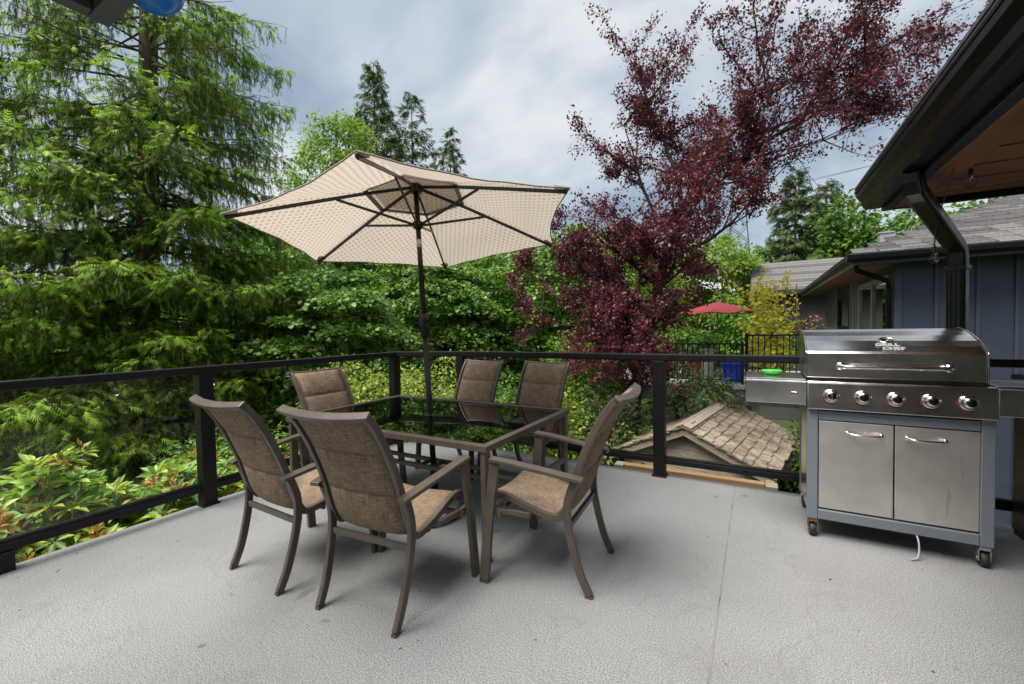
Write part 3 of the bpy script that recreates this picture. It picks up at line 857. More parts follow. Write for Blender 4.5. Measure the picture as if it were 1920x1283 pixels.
# ------------------------------------------------------------ gas grill
gr = thing('gas_grill', 'stainless steel five-burner gas grill on a grey cart at the right', 'grill', (0.645, 3.25, 0))
GX0, GX1, GY0, GY1 = 0.257, 1.030, 3.0, 3.5
for (x, y) in ((GX0, GY0), (GX1 - .052, GY0), (GX0, GY1 - .05), (GX1 - .052, GY1 - .05)):
    mb = MB(); mb.box(x, x + .052, y, y + .05, .108, .757)
    link('cart_leg', mb, 'grey_enamel', gr, 0.004)
mb = MB(); mb.box(GX0 + .053, GX1 - .053, GY0 + .003, GY0 + .045, .694, .745); link('upper_rail', mb, 'grey_enamel', gr, 0.003)
mb = MB(); mb.box(GX0 + .053, GX1 - .053, GY0 - .002, GY0 + .055, .112, .168); link('lower_rail', mb, 'grey_enamel', gr, 0.004)
mb = MB(); mb.box(GX0 + .01, GX1 - .01, GY0 + .058, GY1 - .01, .115, .135); link('cart_floor', mb, 'grey_enamel', gr)
for x in (GX0 + .004, GX1 - .012):
    mb = MB(); mb.box(x, x + .008, GY0 + .052, GY1 - .052, .14, .75); link('side_panel', mb, 'steel', gr, 0.001)
mb = MB(); mb.box(GX0 + .053, GX1 - .053, GY1 - .018, GY1 - .010, .14, .75); link('back_panel', mb, 'grey_enamel', gr)
mb = MB(); mb.box(GX0 + .054, GX1 - .054, GY0 + .05, GY0 + .056, .17, .69); link('dark_liner', mb, 'porch_dark', gr)
for (x0, x1, h0, h1) in ((.313, .6445, .445, .592), (.6505, .977, .700, .848)):
    mb = MB(); mb.box(x0, x1, GY0 + .008, GY0 + .026, .178, .688)
    d = link('door', mb, 'steel_door', gr, 0.003)
    hb = MB()
    P = smooth_path([(h0, .012), (h0 + .012, -.018), ((h0 + h1) / 2, -.026), (h1 - .012, -.018), (h1, .012)], 16)
    hb.tube([(x, GY0 + y, .627 - .004 * math.sin((x - h0) / (h1 - h0) * PI)) for x, y in P], .0068, 10)
    hd = link('handle', hb, 'chrome', d, smooth=True)
    for hxx in (h0, h1):
        es = MB(); es.lathe([(.011, 0), (.012, .005), (.008, .010)], (hxx, GY0 + .0075, .627), 14, (0, -1, 0))
        link('handle_mount', es, 'chrome', hd, smooth=True)
# control panel, slightly tipped back
mb = MB(); mb.prism([(GY0 - .028, .757), (GY0 + .012, .757), (GY0 + .06, .905), (GY0 + .06, .918), (GY0 - .006, .918), (GY0 - .012, .905)], 'x', GX0 - .001, GX1 + .001)
link('control_panel', mb, 'steel', gr, 0.006, smooth=False)
kn = Vector((0, -.991, .108)).normalized()
for i, kx in enumerate((.366, .507, .645, .784, .923)):
    zc = .837
    yb = GY0 - .028 + (zc - .757) * (.016 / .148)
    o = Vector((kx, yb, zc))
    rd = MB(); rd.lathe([(.0, .001), (.038, .001), (.038, .003), (0, .003)], o + Vector((-.004, 0, -.007)), 28, kn)
    ro = link('flame_mark', rd, 'red', gr)
    bz = MB(); bz.lathe([(.036, .002), (.0385, .006), (.037, .013), (.031, .016), (.028, .012)], o, 30, kn)
    k = link('knob', bz, 'chrome', gr, smooth=True)
    kb = MB(); kb.lathe([(.028, .010), (.027, .030), (.0245, .036), (.0195, .039)], o, 30, kn)
    link('knob_grip', kb, 'chrome', k, smooth=True)
    cp = MB(); cp.lathe([(.0195, .036), (.0195, .0405), (.010, .042), (0, .0425)], o, 24, kn)
    link('knob_cap', cp, 'black_gloss', k, smooth=True)
    bar = MB(); bar.box(kx - .003, kx + .003, yb - .046, yb - .03, zc - .016, zc + .018)
    link('knob_ridge', bar, 'chrome' if i == 0 else 'black_gloss', k, 0.001)
    for j, dx_ in enumerate((-.055, .055)):     # small printed marks
        if i == 0 and j == 0: continue
# firebox behind the panel
mb = MB(); mb.box(GX0 + .012, GX1 - .012, GY0 + .064, GY1 - .02, .762, .922); link('firebox', mb, 'black', gr, 0.003)
mb = MB(); mb.box(GX0 + .005, GX1 - .018, GY0 + .026, GY1 - .03, .9195, .934); link('lid_gasket', mb, 'black', gr, 0.002)
# lid: flat front, domed top, open end caps
prof = [(3.028, .936), (3.028, 1.078), (3.040, 1.090), (3.085, 1.118), (3.14, 1.146), (3.21, 1.174), (3.29, 1.197), (3.37, 1.210), (3.43, 1.209), (3.455, 1.19), (3.465, 1.15), (3.465, .936)]
mb = MB(); mb.prism(prof, 'x', GX0 + .001, GX1 - .026)
lid = link('lid', mb, 'steel', gr, 0.004)
for x0, x1 in ((GX0 - .006, GX0 + .0), (GX1 - .025, GX1 - .019)):
    pc = [(y + (-.004 if y < 3.2 else .004), z + (.004 if z > .95 else 0)) for y, z in prof]
    ec = MB(); ec.prism(pc, 'x', x0, x1); link('end_cap', ec, 'steel', lid, 0.002)
# handle
zc = 1.005
mb = MB()
P = smooth_path([(.415, .006), (.418, -.03), (.437, -.052), (.50, -.054), (.645, -.054), (.79, -.054), (.846, -.052), (.865, -.03), (.868, .006)], 34)
mb.tube([(x, 3.028 + y, zc) for x, y in P], .0115, 14)
hd = link('lid_handle', mb, 'chrome', lid, smooth=True)
for x in (.415, .868):
    mb = MB(); mb.lathe([(.0, -.001), (.021, -.001), (.022, .006), (.017, .012), (.0125, .014)], (x, 3.028, zc), 22, (0, -1, 0))
    link('handle_collar', mb, 'chrome', hd, smooth=True)
# thermometer and lettering on the sloping upper face
nrm = Vector((0, -(1.146 - 1.118), .055)).normalized()
upv = Vector((0, .055, .028)).normalized()
ct = Vector((.633, 3.131, 1.1415))
mb = MB()
n = 40
def oval(rx, ry, h): return [ct + Vector((1, 0, 0)) * (rx * math.cos(2 * PI * i / n)) + upv * (ry * math.sin(2 * PI * i / n)) + nrm * h for i in range(n)]
rings = [oval(.036, .031, .001), oval(.037, .032, .010), oval(.033, .028, .014), oval(.028, .023, .011), oval(.028, .023, .005)]
mb.add([p for r in rings for p in r], [(k * n + i, k * n + (i + 1) % n, (k + 1) * n + (i + 1) % n, (k + 1) * n + i) for k in range(4) for i in range(n)])
th = link('thermometer', mb, 'chrome', lid, smooth=True)
mb = MB(); mb.add(oval(.028, .023, .0055), [tuple(range(n))]); link('dial', mb, 'black_gloss', th)
mb = MB(); q0 = ct + nrm * .0075; mb.sweep([q0 - Vector((.004, 0, 0)) - upv * .01, q0 + Vector((.012, 0, 0)) + upv * .012], .003, .0015, side=(1, 0, 0)); link('needle', mb, 'white_paint', th)
mb = MB(); q0 = ct - upv * .036 + nrm * .002; mb.lathe([(.006, 0), (.006, .003), (0, .0035)], q0, 12, nrm); link('flame_mark', mb, 'red', th)
def lettering(txt, size, origin, xdir, ydir, depth, mat, parent, name='lettering', spacing=1.0, align='CENTER'):
    cu = bpy.data.curves.new(name, 'FONT'); cu.body = txt; cu.size = size; cu.extrude = depth / 2; cu.offset = size * .025
    cu.bevel_depth = size * .02
    cu.align_x = align; cu.align_y = 'CENTER'; cu.space_character = spacing; cu.resolution_u = 3
    ob = bpy.data.objects.new(name, cu); COL.objects.link(ob)
    dg = bpy.context.evaluated_depsgraph_get()
    me = bpy.data.meshes.new_from_object(ob.evaluated_get(dg))
    bpy.data.objects.remove(ob); bpy.data.curves.remove(cu)
    X = Vector(xdir).normalized(); Y = Vector(ydir).normalized(); Z = X.cross(Y)
    me.transform(Matrix(((X.x, Y.x, Z.x, origin[0]), (X.y, Y.y, Z.y, origin[1]), (X.z, Y.z, Z.z, origin[2]), (0, 0, 0, 1))))
    me.materials.clear(); me.name = name
    return link(name, me, mat, parent)
b1 = Vector((.630, 3.089, 1.1205)); b2 = Vector((.652, 3.056, 1.1015))
lettering('GRILL', .040, b1 + nrm * .004, (1, 0, 0), upv, .004, 'badge', lid)
lettering('CHEF', .040, b2 + nrm * .004, (1, 0, 0), upv, .004, 'badge', lid)
# side shelves
for (x0, x1, lbl) in ((-.062, GX0 - .003, 'l'), (GX1 + .003, 1.36, 'r')):
    mb = MB(); mb.box(x0, x1, GY0 - .006, GY0 + .02, .775, .911); a_ = link('shelf_apron', mb, 'steel', gr, 0.004)
    mb = MB(); mb.box(x0, x1, GY0 + .022, GY0 + .42, .902, .924); link('side_shelf', mb, 'steel', gr, 0.004)
    xe = x0 if lbl == 'l' else x1 - .012
    mb = MB(); mb.box(xe, xe + .012, GY0 + .022, GY0 + .42, .79, .900); link('shelf_end', mb, 'steel', gr, 0.002)
    if lbl == 'l':
        mb = MB(); mb.box(.178, .208, GY0 - .016, GY0 - .0065, .828, .85); link('igniter', mb, 'chrome', gr, 0.003)
        for k in range(5):
            mb = MB(); y = GY0 + .10 + k * .055; mb.box(.205, .24, y, y + .018, .9235, .9255); link('vent_slot', mb, 'porch_dark', gr)
# casters
def caster(x, y, mat):
    fk = MB(); fk.box(x - .022, x + .022, y - .024, y + .024, .088, .107)
    for s in (-1, 1): fk.box(x + s * .022 - .003, x + s * .022 + .003, y - .020, y + .022, .030, .0885)
    f = link('caster', fk, mat, gr, 0.003)
    wl = MB(); wl.lathe([(.012, -.016), (.034, -.016), (.038, -.012), (.038, .012), (.034, .016), (.012, .016)], (x, y, .038), 22, (1, 0, 0))
    link('wheel', wl, 'rubber', f, smooth=True)
    hb_ = MB(); hb_.lathe([(0, -.0265), (.009, -.0265), (.010, .0265), (0, .0265)], (x, y, .038), 12, (1, 0, 0))
    link('axle', hb_, 'galv', f)
for (x, y, mt) in ((GX0 + .03, GY0 + .03, 'rust'), (GX1 - .03, GY0 + .03, 'galv'), (GX0 + .03, GY1 - .03, 'galv'), (GX1 - .03, GY1 - .03, 'galv')):
    caster(x, y, mt)
mb = MB(); mb.tube([(tuple(p)) for p in smooth_path([(.735, 3.06, .125), (.742, 2.99, .10), (.742, 2.965, .05), (.728, 2.94, .012), (.70, 2.925, .008)], 14)], .0042, 8)
link('gas_hose', mb, 'hose', gr, smooth=True)
mb = MB(); mb.tube([tuple(p) for p in smooth_path([(1.04, 3.3, .77), (1.075, 3.22, .74), (1.08, 3.2, .70), (1.05, 3.25, .66), (1.02, 3.3, .66)], 14)], .006, 8)
link('regulator_hose', mb, 'hose', gr, smooth=True)

# green glass dish on the left shelf
mb = MB(); mb.lathe([(0, .002), (.030, .002), (.036, .006), (.058, .026), (.060, .030), (.055, .028), (.034, .010), (0, .007)], (.085, 3.22, .924), 36)
tag(link('dish', mb, 'green_glass', None, smooth=True), 'small green dish on the left side shelf of the grill', 'dish')

# black cabinet-like bin right of the grill
bn = thing('storage_bin', 'tall black bin standing behind the right side shelf of the grill', 'bin', (1.57, 3.45, 0))
mb = MB(); mb.box(1.30, 1.78, 3.43, 3.605, .02, .90); link('body', mb, 'black', bn, 0.015)
mb = MB(); mb.box(1.29, 1.79, 3.425, 3.61, .902, .935); link('lid', mb, 'black', bn, 0.008)
mb = MB(); mb.box(1.31, 1.77, 3.44, 3.595, 0, .019); link('foot', mb, 'rubber', bn)

# ------------------------------------------------------------ patio roof on the right: gutter, fascia, planked soffit, downspout
rf = thing('patio_roof', 'patio roof edge with black gutter and brown planked soffit at upper right', 'roof', (2.4, 0, 2.05))
YE = 3.86
gp_ = [(.612, 2.165), (.606, 2.155), (.612, 2.13), (.640, 2.095), (.650, 2.06), (.664, 2.042), (.745, 2.042), (.745, 2.165)]
mb = MB(); mb.prism(gp_, 'y', -3.0, YE); link('gutter', mb, 'black_gloss', rf, 0.003)
lip = MB(); lip.box(.598, .611, -3.0, YE - .003, 2.158, 2.174); link('gutter_lip', lip, 'black_gloss', rf, 0.004)
mb = MB(); mb.box(.747, .80, -3.0, YE - .004, 2.018, 2.20); link('fascia', mb, 'black', rf, 0.003)
mb = MB(); mb.box(.802, 4.6, YE - .05, YE - .006, 2.020, 2.19); link('end_fascia', mb, 'black', rf, 0.003)
mb = MB(); mb.box(.804, .935, -3.0, YE - .052, 2.022, 2.10); link('beam', mb, 'beam_wood', rf, 0.006)
y = -3.0; k = 0
wds = MB(); wds.box(0, 3.6, 0, .121, 0, .02); pm = wds.mesh('plank'); pm.materials.append(M['soffit_wood'])
while y < YE - .19:
    o = link('plank', pm, None, rf); o.location = (.937, y, 2.050 + .003 * (k % 2) + RND.uniform(0, .003)); k += 1; y += .133
mb = MB(); mb.add([(.60, -3.0, 2.20), (4.6, -3.0, 3.0), (4.6, YE, 3.0), (.60, YE, 2.20), (.60, -3.0, 2.185), (4.6, -3.0, 2.985), (4.6, YE, 2.985), (.60, YE, 2.185)],
                  [(0, 1, 2, 3), (7, 6, 5, 4), (0, 4, 5, 1), (1, 5, 6, 2), (2, 6, 7, 3), (3, 7, 4, 0)])
link('roof_deck', mb, 'asphalt', rf)
mb = MB(); mb.box(4.0, 4.14, -3.0, 3.0, 0.0, 2.02); link('unseen_house_wall', mb, 'house_siding', rf)
mb = MB(); mb.box(-4.6, 4.14, -3.14, -3.002, -2.6, 2.85); link('unseen_house_wall', mb, 'house_siding', rf)  # unseen wall behind the camera, added for what the grill steel reflects
# downspout: outlet, two elbows, ribbed pipe
P = [(.715, 3.02, 2.045), (.715, 3.02, 1.985), (.735, 3.055, 1.94), (1.03, 3.55, 1.705), (1.055, 3.59, 1.66), (1.055, 3.59, 1.58), (1.06, 3.59, .30)]
PS = smooth_path([(.715, 3.02, 2.045), (.715, 3.02, 2.0), (.725, 3.04, 1.955), (.76, 3.095, 1.918), (.88, 3.295, 1.822), (1.0, 3.50, 1.728), (1.04, 3.565, 1.69), (1.054, 3.588, 1.64), (1.056, 3.59, 1.57), (1.057, 3.59, 1.2), (1.06, 3.59, .30)], 40)
mb = MB(); mb.sweep([tuple(p) for p in PS], .088, .07, side=(.8, -.55, 0)); ds = link('downspout', mb, 'black_gloss', rf, 0.016, seg=3)
for s in (-.022, 0, .022):
    rb_ = MB(); off = Vector((-.32, -.46, 0)).normalized() * .036 + Vector((.8, -.55, 0)).normalized() * s
    rb_.sweep([Vector(p) + off for p in P[5:]], .010, .008, side=(.8, -.55, 0)); link('rib', rb_, 'black_gloss', ds)
mb = MB(); mb.sweep([(1.055, 3.59, 1.585), (1.055, 3.59, 1.56)], .100, .082, side=(.8, -.55, 0)); link('band', mb, 'black_gloss', ds, 0.004)
bulb_string('clear globe bulbs hanging beside the downspout at right', [tuple(p) for p in smooth_path([(.86, 3.0, 2.018), (.87, 3.12, 1.94), (.88, 3.3, 1.78), (.905, 3.42, 1.66)], 14)],
            [(.905, 3.42, 1.632)])
bulb_string('single clear globe bulb under the wooden soffit at upper right', [(.97, 3.15, 2.025), (.97, 3.15, 2.10 - .09)], [(.97, 3.15, 1.985)])

# ------------------------------------------------------------ porch roof above the camera, its corner at the top left
pr = thing('porch_roof', 'grey-trimmed dark roof corner overhead at the top left', 'roof', (-.7, -.6, 2.32))
mb = MB(); mb.box(-1.914, -1.45, .548, .604, 2.30, 2.42); link('trim', mb, 'porch_trim', pr, 0.003)
mb = MB(); mb.box(-1.914, -1.860, -2.4, .546, 2.302, 2.42); link('trim', mb, 'porch_trim', pr, 0.003)
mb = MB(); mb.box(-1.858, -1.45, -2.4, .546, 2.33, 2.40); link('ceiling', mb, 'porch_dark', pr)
mb = MB(); mb.box(-1.72, -1.60, -2.4, -2.26, 0.0, 2.329); link('post', mb, 'porch_trim', pr)

# blue glass ball hanging from the trim
bl = thing('hanging_ball', 'glossy blue ball hanging at the top left beside the roof corner', 'ornament', (-1.765, .672, 2.438))
mb = MB(); prf = [(max(0.0, .092 * math.cos(a)), .092 * math.sin(a)) for a in np.linspace(-PI / 2, PI / 2, 22)]
mb.lathe(prf, (-1.765, .672, 2.438), 40); link('ball', mb, 'blue_glass', bl, smooth=True)
mb = MB(); mb.lathe([(.018, .085), (.020, .10), (.012, .106), (0, .107)], (-1.765, .672, 2.438), 16); link('cap', mb, 'chrome', bl, smooth=True)
mb = MB(); mb.tube([(-1.765, .672, 2.543), (-1.765, .64, 2.57), (-1.765, .604, 2.41)], .003, 6); link('hook', mb, 'chrome', bl)

# ------------------------------------------------------------ tan timber ledge just outside the far rail
tl = thing('timber_ledge', 'tan timber beam lying just below the far deck edge', 'beam', (-.5, 4.17, -.15))
mb = MB(); mb.box(-1.13, .06, 4.12, 4.20, -.175, -.10); link('beam', mb, 'tan_timber', tl, 0.006)
for x in (-1.225, .065):
    mb = MB(); mb.box(x, x + .09, 4.10, 4.22, -2.6, -.105); link('post', mb, 'weathered', tl, 0.004)
mb = MB(); mb.box(-1.13, .06, 4.13, 4.19, -.42, -.18); link('lower_board', mb, 'weathered', tl, 0.004)

# ------------------------------------------------------------ cedar-shingled shed below the deck
sh = thing('garden_shed', 'small weathered shed with cedar shingle roof below the far rail', 'shed', (-.7, 7.6, -2.6))
ANG = math.radians(-8.5)     # its ridge is turned a little from the deck
SO = Vector((-.90, 6.42, -.15))
ex = Vector((math.cos(ANG), math.sin(ANG), 0)); ey = Vector((-math.sin(ANG), math.cos(ANG), 0)); ez = Vector((0, 0, 1))
def S(x, y, z): return SO + ex * x + ey * y + ez * z
SL, HW, RISE = 2.65, 1.10, .515
def obox(mb, o, a, b, c):
    """box from corner o with edge vectors a, b, c"""
    p = [o, o + a, o + a + b, o + b, o + c, o + a + c, o + a + b + c, o + b + c]
    return mb.add(p, [(0, 3, 2, 1), (4, 5, 6, 7), (0, 1, 5, 4), (1, 2, 6, 5), (2, 3, 7, 6), (3, 0, 4, 7)])
# gable boards
zt = -.14; i = 0
while zt > -2.44:
    h = .135
    top = zt; half = min(.95, max(.10, (-.07 - top) / RISE * HW + .06))
    if top < -.55: half = .95
    mb = MB(); obox(mb, S(-half, .10 + .004 * (i % 2), top - h + .006), ex * (2 * half), ey * .02, ez * (h - .006))
    link('siding_board', mb, 'weathered', sh, 0.003); zt -= h; i += 1
for x in (-.95, .93):
    mb = MB(); obox(mb, S(x, .125, -2.45), ex * .02, ey * (SL - .2), ez * 1.9); link('side_wall', mb, 'weathered', sh)
sk_ = MB()
for s in (-1, 1):
    o = S(0, 0, -.045)
    d = ex * (s * HW) + ez * (-RISE)
    mb = MB(); obox(mb, S(0, .03, -.075), d, ey * (SL - .05), ez * .02); rp = link('roof_slope', mb, 'weathered', sh)
    # barge board along the gable
    mb = MB(); obox(mb, S(0.0, -.02, -.165), d * 1.02, ey * .035, ez * .115); link('barge_board', mb, 'weathered', sh, 0.004)
    dl = d.length; dn = d.normalized(); nn = (ey.cross(dn) * -1 if s > 0 else ey.cross(dn)); nn = nn if nn.z > 0 else -nn
    ncs = 9; ex_ = dl / ncs
    for r in range(ncs):
        y = -.05 + RND.uniform(-.01, .0); t0 = (r + 1) * ex_
        while y < SL:
            w = RND.uniform(.13, .29); w = min(w, SL + .05 - y)
            if w < .06: break
            j = RND.uniform(-.014, .014)
            lift = RND.uniform(.0, .010)
            mb = MB()
            a0 = S(0, y + .004, -.045) + dn * (t0 + j + (.035 if r == ncs - 1 else .0)) + nn * (.030 + lift)
            L = ex_ * 1.5
            obox(mb, a0 - nn * .016, ey * (w - .008), -dn * L - nn * (.022 + lift * .8), nn * .016)
            link('shingle', mb, 'shake', rp)
            y += w
    mb = MB(); d2 = dn * .12; obox(mb, S(0, -.055, -.005), d2, ey * (SL + .10), nn * .02); link('ridge_board', mb, 'weathered', rp, 0.003)
mb = MB(); obox(mb, S(1.02, -.05, -.70), ex * .10, ey * .10, ez * .12); link('rafter_tail', mb, 'weathered', sh, 0.004)

# ------------------------------------------------------------ neighbour's house
nh = thing('house', 'blue-grey board and batten house with shingle roof behind the grill', 'house', (4, 13, -2.6))
EX, EY, EZ, PT = 1.38, 8.925, 2.375, .428
WX, WY = 2.03, 9.42
# front wall: panels between battens
xs = [2.03, 2.50, 2.98, 3.40, 3.83, 4.27, 4.70, 5.15, 5.6, 6.1, 6.6, 7.1]
for a_, b_ in zip(xs[:-1], xs[1:]):
    mb = MB(); mb.box(a_ + .001, b_ - .001, WY, WY + .04, -2.6, 2.40); link('wall_panel', mb, 'wall_paint', nh)
for i, x in enumerate(xs[:-1]):
    w = .10 if i == 0 else .045
    mb = MB(); mb.box(x - w / 2 + .02, x + w / 2 + .02, WY - .028, WY - .002, -2.6, 2.395); link('batten', mb, 'batten_paint', nh, 0.003)
# left wall along the neighbour's terrace
LY1 = 17.6
yy = [9.46, 10.0, 12.6, 14.9, 17.6]
for (a_, b_, z0, z1) in ((9.462, 9.75, -2.6, 2.4), (9.75, 12.3, 2.1, 2.4), (9.75, 12.3, -2.6, 0.02), (12.3, 13.3, -2.6, 2.4), (13.3, 15.0, 1.95, 2.4), (13.3, 15.0, -2.6, 1.1), (15.0, 17.6, -2.6, 2.4)):
    mb = MB(); mb.box(WX - .02, WX + .06, a_ + .001, b_ - .001, z0, z1); link('wall_panel', mb, 'wall_taupe', nh)
y = 12.4
while y < 17.5:
    if not 13.2 < y < 15.05:
        mb = MB(); mb.box(WX - .055, WX - .022, y, y + .05, -2.6, 2.39); link('batten', mb, 'trim_beige', nh)
    else:
        mb = MB(); mb.box(WX - .055, WX - .022, y, y + .05, -2.6, 1.05); link('batten', mb, 'trim_beige', nh)
    y += .36
dr = MB()
for (a_, b_) in ((9.76, 9.86), (10.95, 11.05), (12.2, 12.29)): dr.box(WX - .04, WX + .03, a_, b_, .03, 2.095)
dr.box(WX - .035, WX + .025, 9.862, 12.198, 2.0, 2.09); dr.box(WX - .035, WX + .025, 9.862, 12.198, .03, .12)
do = link('patio_door', dr, 'trim_beige', nh, 0.004)
for (a_, b_) in ((9.862, 10.948), (11.052, 12.198)):
    mb = MB(); mb.box(WX - .006, WX + .006, a_, b_, .122, 1.998); link('pane', mb, 'window_glass', do)
wf = MB()
wf.box(WX - .05, WX + .02, 13.31, 13.38, 1.11, 1.94); wf.box(WX - .05, WX + .02, 14.92, 14.99, 1.11, 1.94); wf.box(WX - .045, WX + .015, 13.382, 14.918, 1.88, 1.94); wf.box(WX - .045, WX + .015, 13.382, 14.918, 1.11, 1.17)
wo = link('window', wf, 'black', nh, 0.003)
mb = MB(); mb.box(WX - .006, WX + .006, 13.382, 14.918, 1.172, 1.878); link('pane', mb, 'window_glass', wo)
mb = MB(); mb.box(WX + .5, WX + .55, 9.6, 17.4, -2.0, 2.3); link('inner_wall', mb, 'porch_dark', nh)
# eaves: fascia, gutter, soffit
mb = MB(); mb.box(EX, 9.0, EY, EY + .035, EZ - .17, EZ + .01); link('fascia', mb, 'dark_fascia', nh, 0.003)
mb = MB(); mb.box(EX, EX + .035, EY + .036, 18.0, EZ - .17, EZ + .01); link('fascia', mb, 'trim_beige', nh, 0.003)
gq = [(EY - .09, EZ - .02), (EY - .085, EZ - .08), (EY - .05, EZ - .12), (EY - .002, EZ - .12), (EY - .002, EZ - .005), (EY - .09, EZ - .005)]
mb = MB(); mb.prism(gq, 'x', EX - .09, 9.0); link('gutter', mb, 'black_gloss', nh, 0.004)
gq = [(EX - .09, EZ - .022), (EX - .085, EZ - .082), (EX - .05, EZ - .122), (EX - .002, EZ - .122), (EX - .002, EZ - .007), (EX - .09, EZ - .007)]
mb = MB(); mb.prism(gq, 'y', EY + .0, 18.0); link('gutter', mb, 'dark_fascia', nh, 0.004)
mb = MB(); mb.box(EX + .037, 9.0, EY + .037, WY + .1, EZ - .15, EZ - .12); link('soffit', mb, 'dark_fascia', nh)
mb = MB(); mb.box(EX + .037, WX + .1, WY + .102, 18.0, EZ - .15, EZ - .12); link('soffit', mb, 'beam_wood', nh)
P = [(EX + .10, EY + .35, EZ - .14), (EX + .10, EY + .40, EZ - .22), (WX - .10, EY + .55, EZ - .42), (WX - .08, EY + .58, EZ - .55), (WX - .08, EY + .58, -2.6)]
mb = MB(); mb.sweep(P, .07, .06, side=(1, 0, 0)); link('downspout', mb, 'black_gloss', nh, 0.006)
# roof body: hip at the near corner
def rz_(x, y): return EZ + PT * min(x - EX, y - EY)
mb = MB(); D_ = 7.0
mb.add([(EX, EY, EZ), (10, EY, EZ), (10, EY + D_, EZ + PT * D_), (EX + D_, EY + D_, EZ + PT * D_)], [(0, 1, 2, 3)])
mb.add([(EX, EY, EZ), (EX + D_, EY + D_, EZ + PT * D_), (EX + D_, 18.0, EZ + PT * D_), (EX, 18.0, EZ)], [(0, 1, 2, 3)])
roof = link('roof', mb, 'asphalt', nh)
mb = MB(); mb.box(-.164, .164, 0, .30, 0, .018); shm = mb.mesh('shingle'); shm.materials.append(M['asphalt'])
shm2 = shm.copy(); shm2.materials.clear(); shm2.materials.append(M['asphalt2'])
pit = math.atan(PT)
r = 0; cnt = 0
while r < 24:
    ys = EY - .02 + r * .135
    x = EX + (ys - EY) + .02 + (.16 if r % 2 else .0)
    while x < 5.3 and cnt < 296:
        o = link('shingle', shm if RND.random() < .55 else shm2, None, roof)
        o.location = (x + .165 + RND.uniform(-.012, .012), ys + RND.uniform(-.006, .006), EZ + PT * (ys - EY) + .010 + RND.uniform(0, .004))
        o.rotation_euler = (pit - .022, 0, 0); x += .333; cnt += 1
    r += 1
# hip caps
for k in range(26):
    q = k * .17
    mb = MB(); c0 = Vector((EX + q, EY + q, EZ + PT * q + .035)); d = Vector((1, 1, PT)).normalized() * .26
    a_ = Vector((.16, 0, -.012)); b_ = Vector((0, .16, -.012))
    mb.add([c0, c0 + d - Vector((0, 0, .02)), c0 + a_ + d - Vector((0, 0, .02)), c0 + a_, c0 + b_, c0 + b_ + d - Vector((0, 0, .02))], [(0, 1, 2, 3), (0, 4, 5, 1)])
    link('hip_cap', mb, 'asphalt2', roof)
for (x, y) in ((2.05, 10.3), (4.9, 13.6), (5.2, 13.9), (5.5, 14.2)):
    mb = MB(); z = rz_(x, y); mb.box(x - .09, x + .09, y - .09, y + .09, z - .1, z + .22); mb.box(x - .11, x + .11, y - .11, y + .11, z + .222, z + .25)
    link('roof_vent', mb, 'white_paint', roof, 0.004)

# farther roof
fh = thing('house', 'farther low house with plain grey shingle roof beyond the golden vine', 'house', (1.5, 21, -2.6))
mb = MB(); mb.box(0.1, 4.5, 20.0, 24.0, -2.6, 2.5); link('wall', mb, 'wall_taupe', fh)
mb = MB()
mb.add([(-.16, 19.5, 2.55), (5.5, 19.5, 2.55), (5.5, 22.0, 3.93), (-.28, 22.0, 3.93), (-.16, 24.5, 2.55), (5.5, 24.5, 2.55)], [(0, 1, 2, 3), (3, 2, 5, 4), (0, 3, 4), (1, 5, 2)])
fr = link('roof', mb, 'asphalt', fh)
for k in range(12):
    t = k / 12
    mb = MB(); a0 = Vector((-.19, 19.5 + 2.5 * t - .01, 2.55 + 1.38 * t + .012)); obox(mb, a0, Vector((5.4, 0, 0)), Vector((0, .24, .118)), Vector((0, 0, .012)))
    link('shingle_course', mb, 'asphalt2' if k % 3 else 'asphalt', fr)
mb = MB(); obox(mb, Vector((-.22, 19.45, 2.44)), Vector((.035, 0, 0)), Vector((0, 2.55, 1.41)), Vector((0, 0, .12))); link('rake_board', mb, 'dark_fascia', fh)
mb = MB(); mb.box(-.2, 5.4, 19.42, 19.46, 2.43, 2.55); link('fascia', mb, 'dark_fascia', fh)

# ------------------------------------------------------------ neighbour's terrace
nd = MB(); nd.box(-3.4, 1.95, 10.0, 13.5, -.10, 0.0)
nterr = struct('terrace', nd, 'concrete', 0.01)
mb = MB(); mb.box(-3.4, 1.95, 10.03, 10.08, -.42, -.102); link('fascia', mb, 'dark_fascia', nterr)
for x in (-3.2, -.15, 1.8):
    mb = MB(); mb.box(x - .06, x + .06, 10.1, 10.22, -2.6, -.103); link('support_post', mb, 'black', nterr)
def picket_rail(label, x0, x1, y, zt, z0=.0, gap=.105):
    t = thing('picket_railing', label, 'railing', ((x0 + x1) / 2, y, z0))
    mb = MB(); mb.box(x0, x1, y - .02, y + .02, zt - .035, zt); link('top_rail', mb, 'black', t, 0.003)
    mb = MB(); mb.box(x0, x1, y - .015, y + .015, z0 + .07, z0 + .10); link('bottom_rail', mb, 'black', t)
    mb = MB(); mb.box(-.009, .009, -.009, .009, 0, zt - .036 - z0 - .101); pm_ = mb.mesh('picket'); pm_.materials.append(M['black'])
    n = int((x1 - x0) / gap)
    for i in range(1, n):
        o = link('picket', pm_, None, t); o.location = (x0 + (x1 - x0) * i / n, y, z0 + .1005)
    for x in (x0, x1):
        mb = MB(); mb.box(x - .03, x + .03, y - .03, y + .03, z0, zt + .03); link('post', mb, 'black', t)
picket_rail('lower black picket railing left of the golden vine', -1.75, -.26, 10.06, .87)
picket_rail('taller black picket railing in front of the golden vine', -.18, 1.75, 10.06, 1.05)
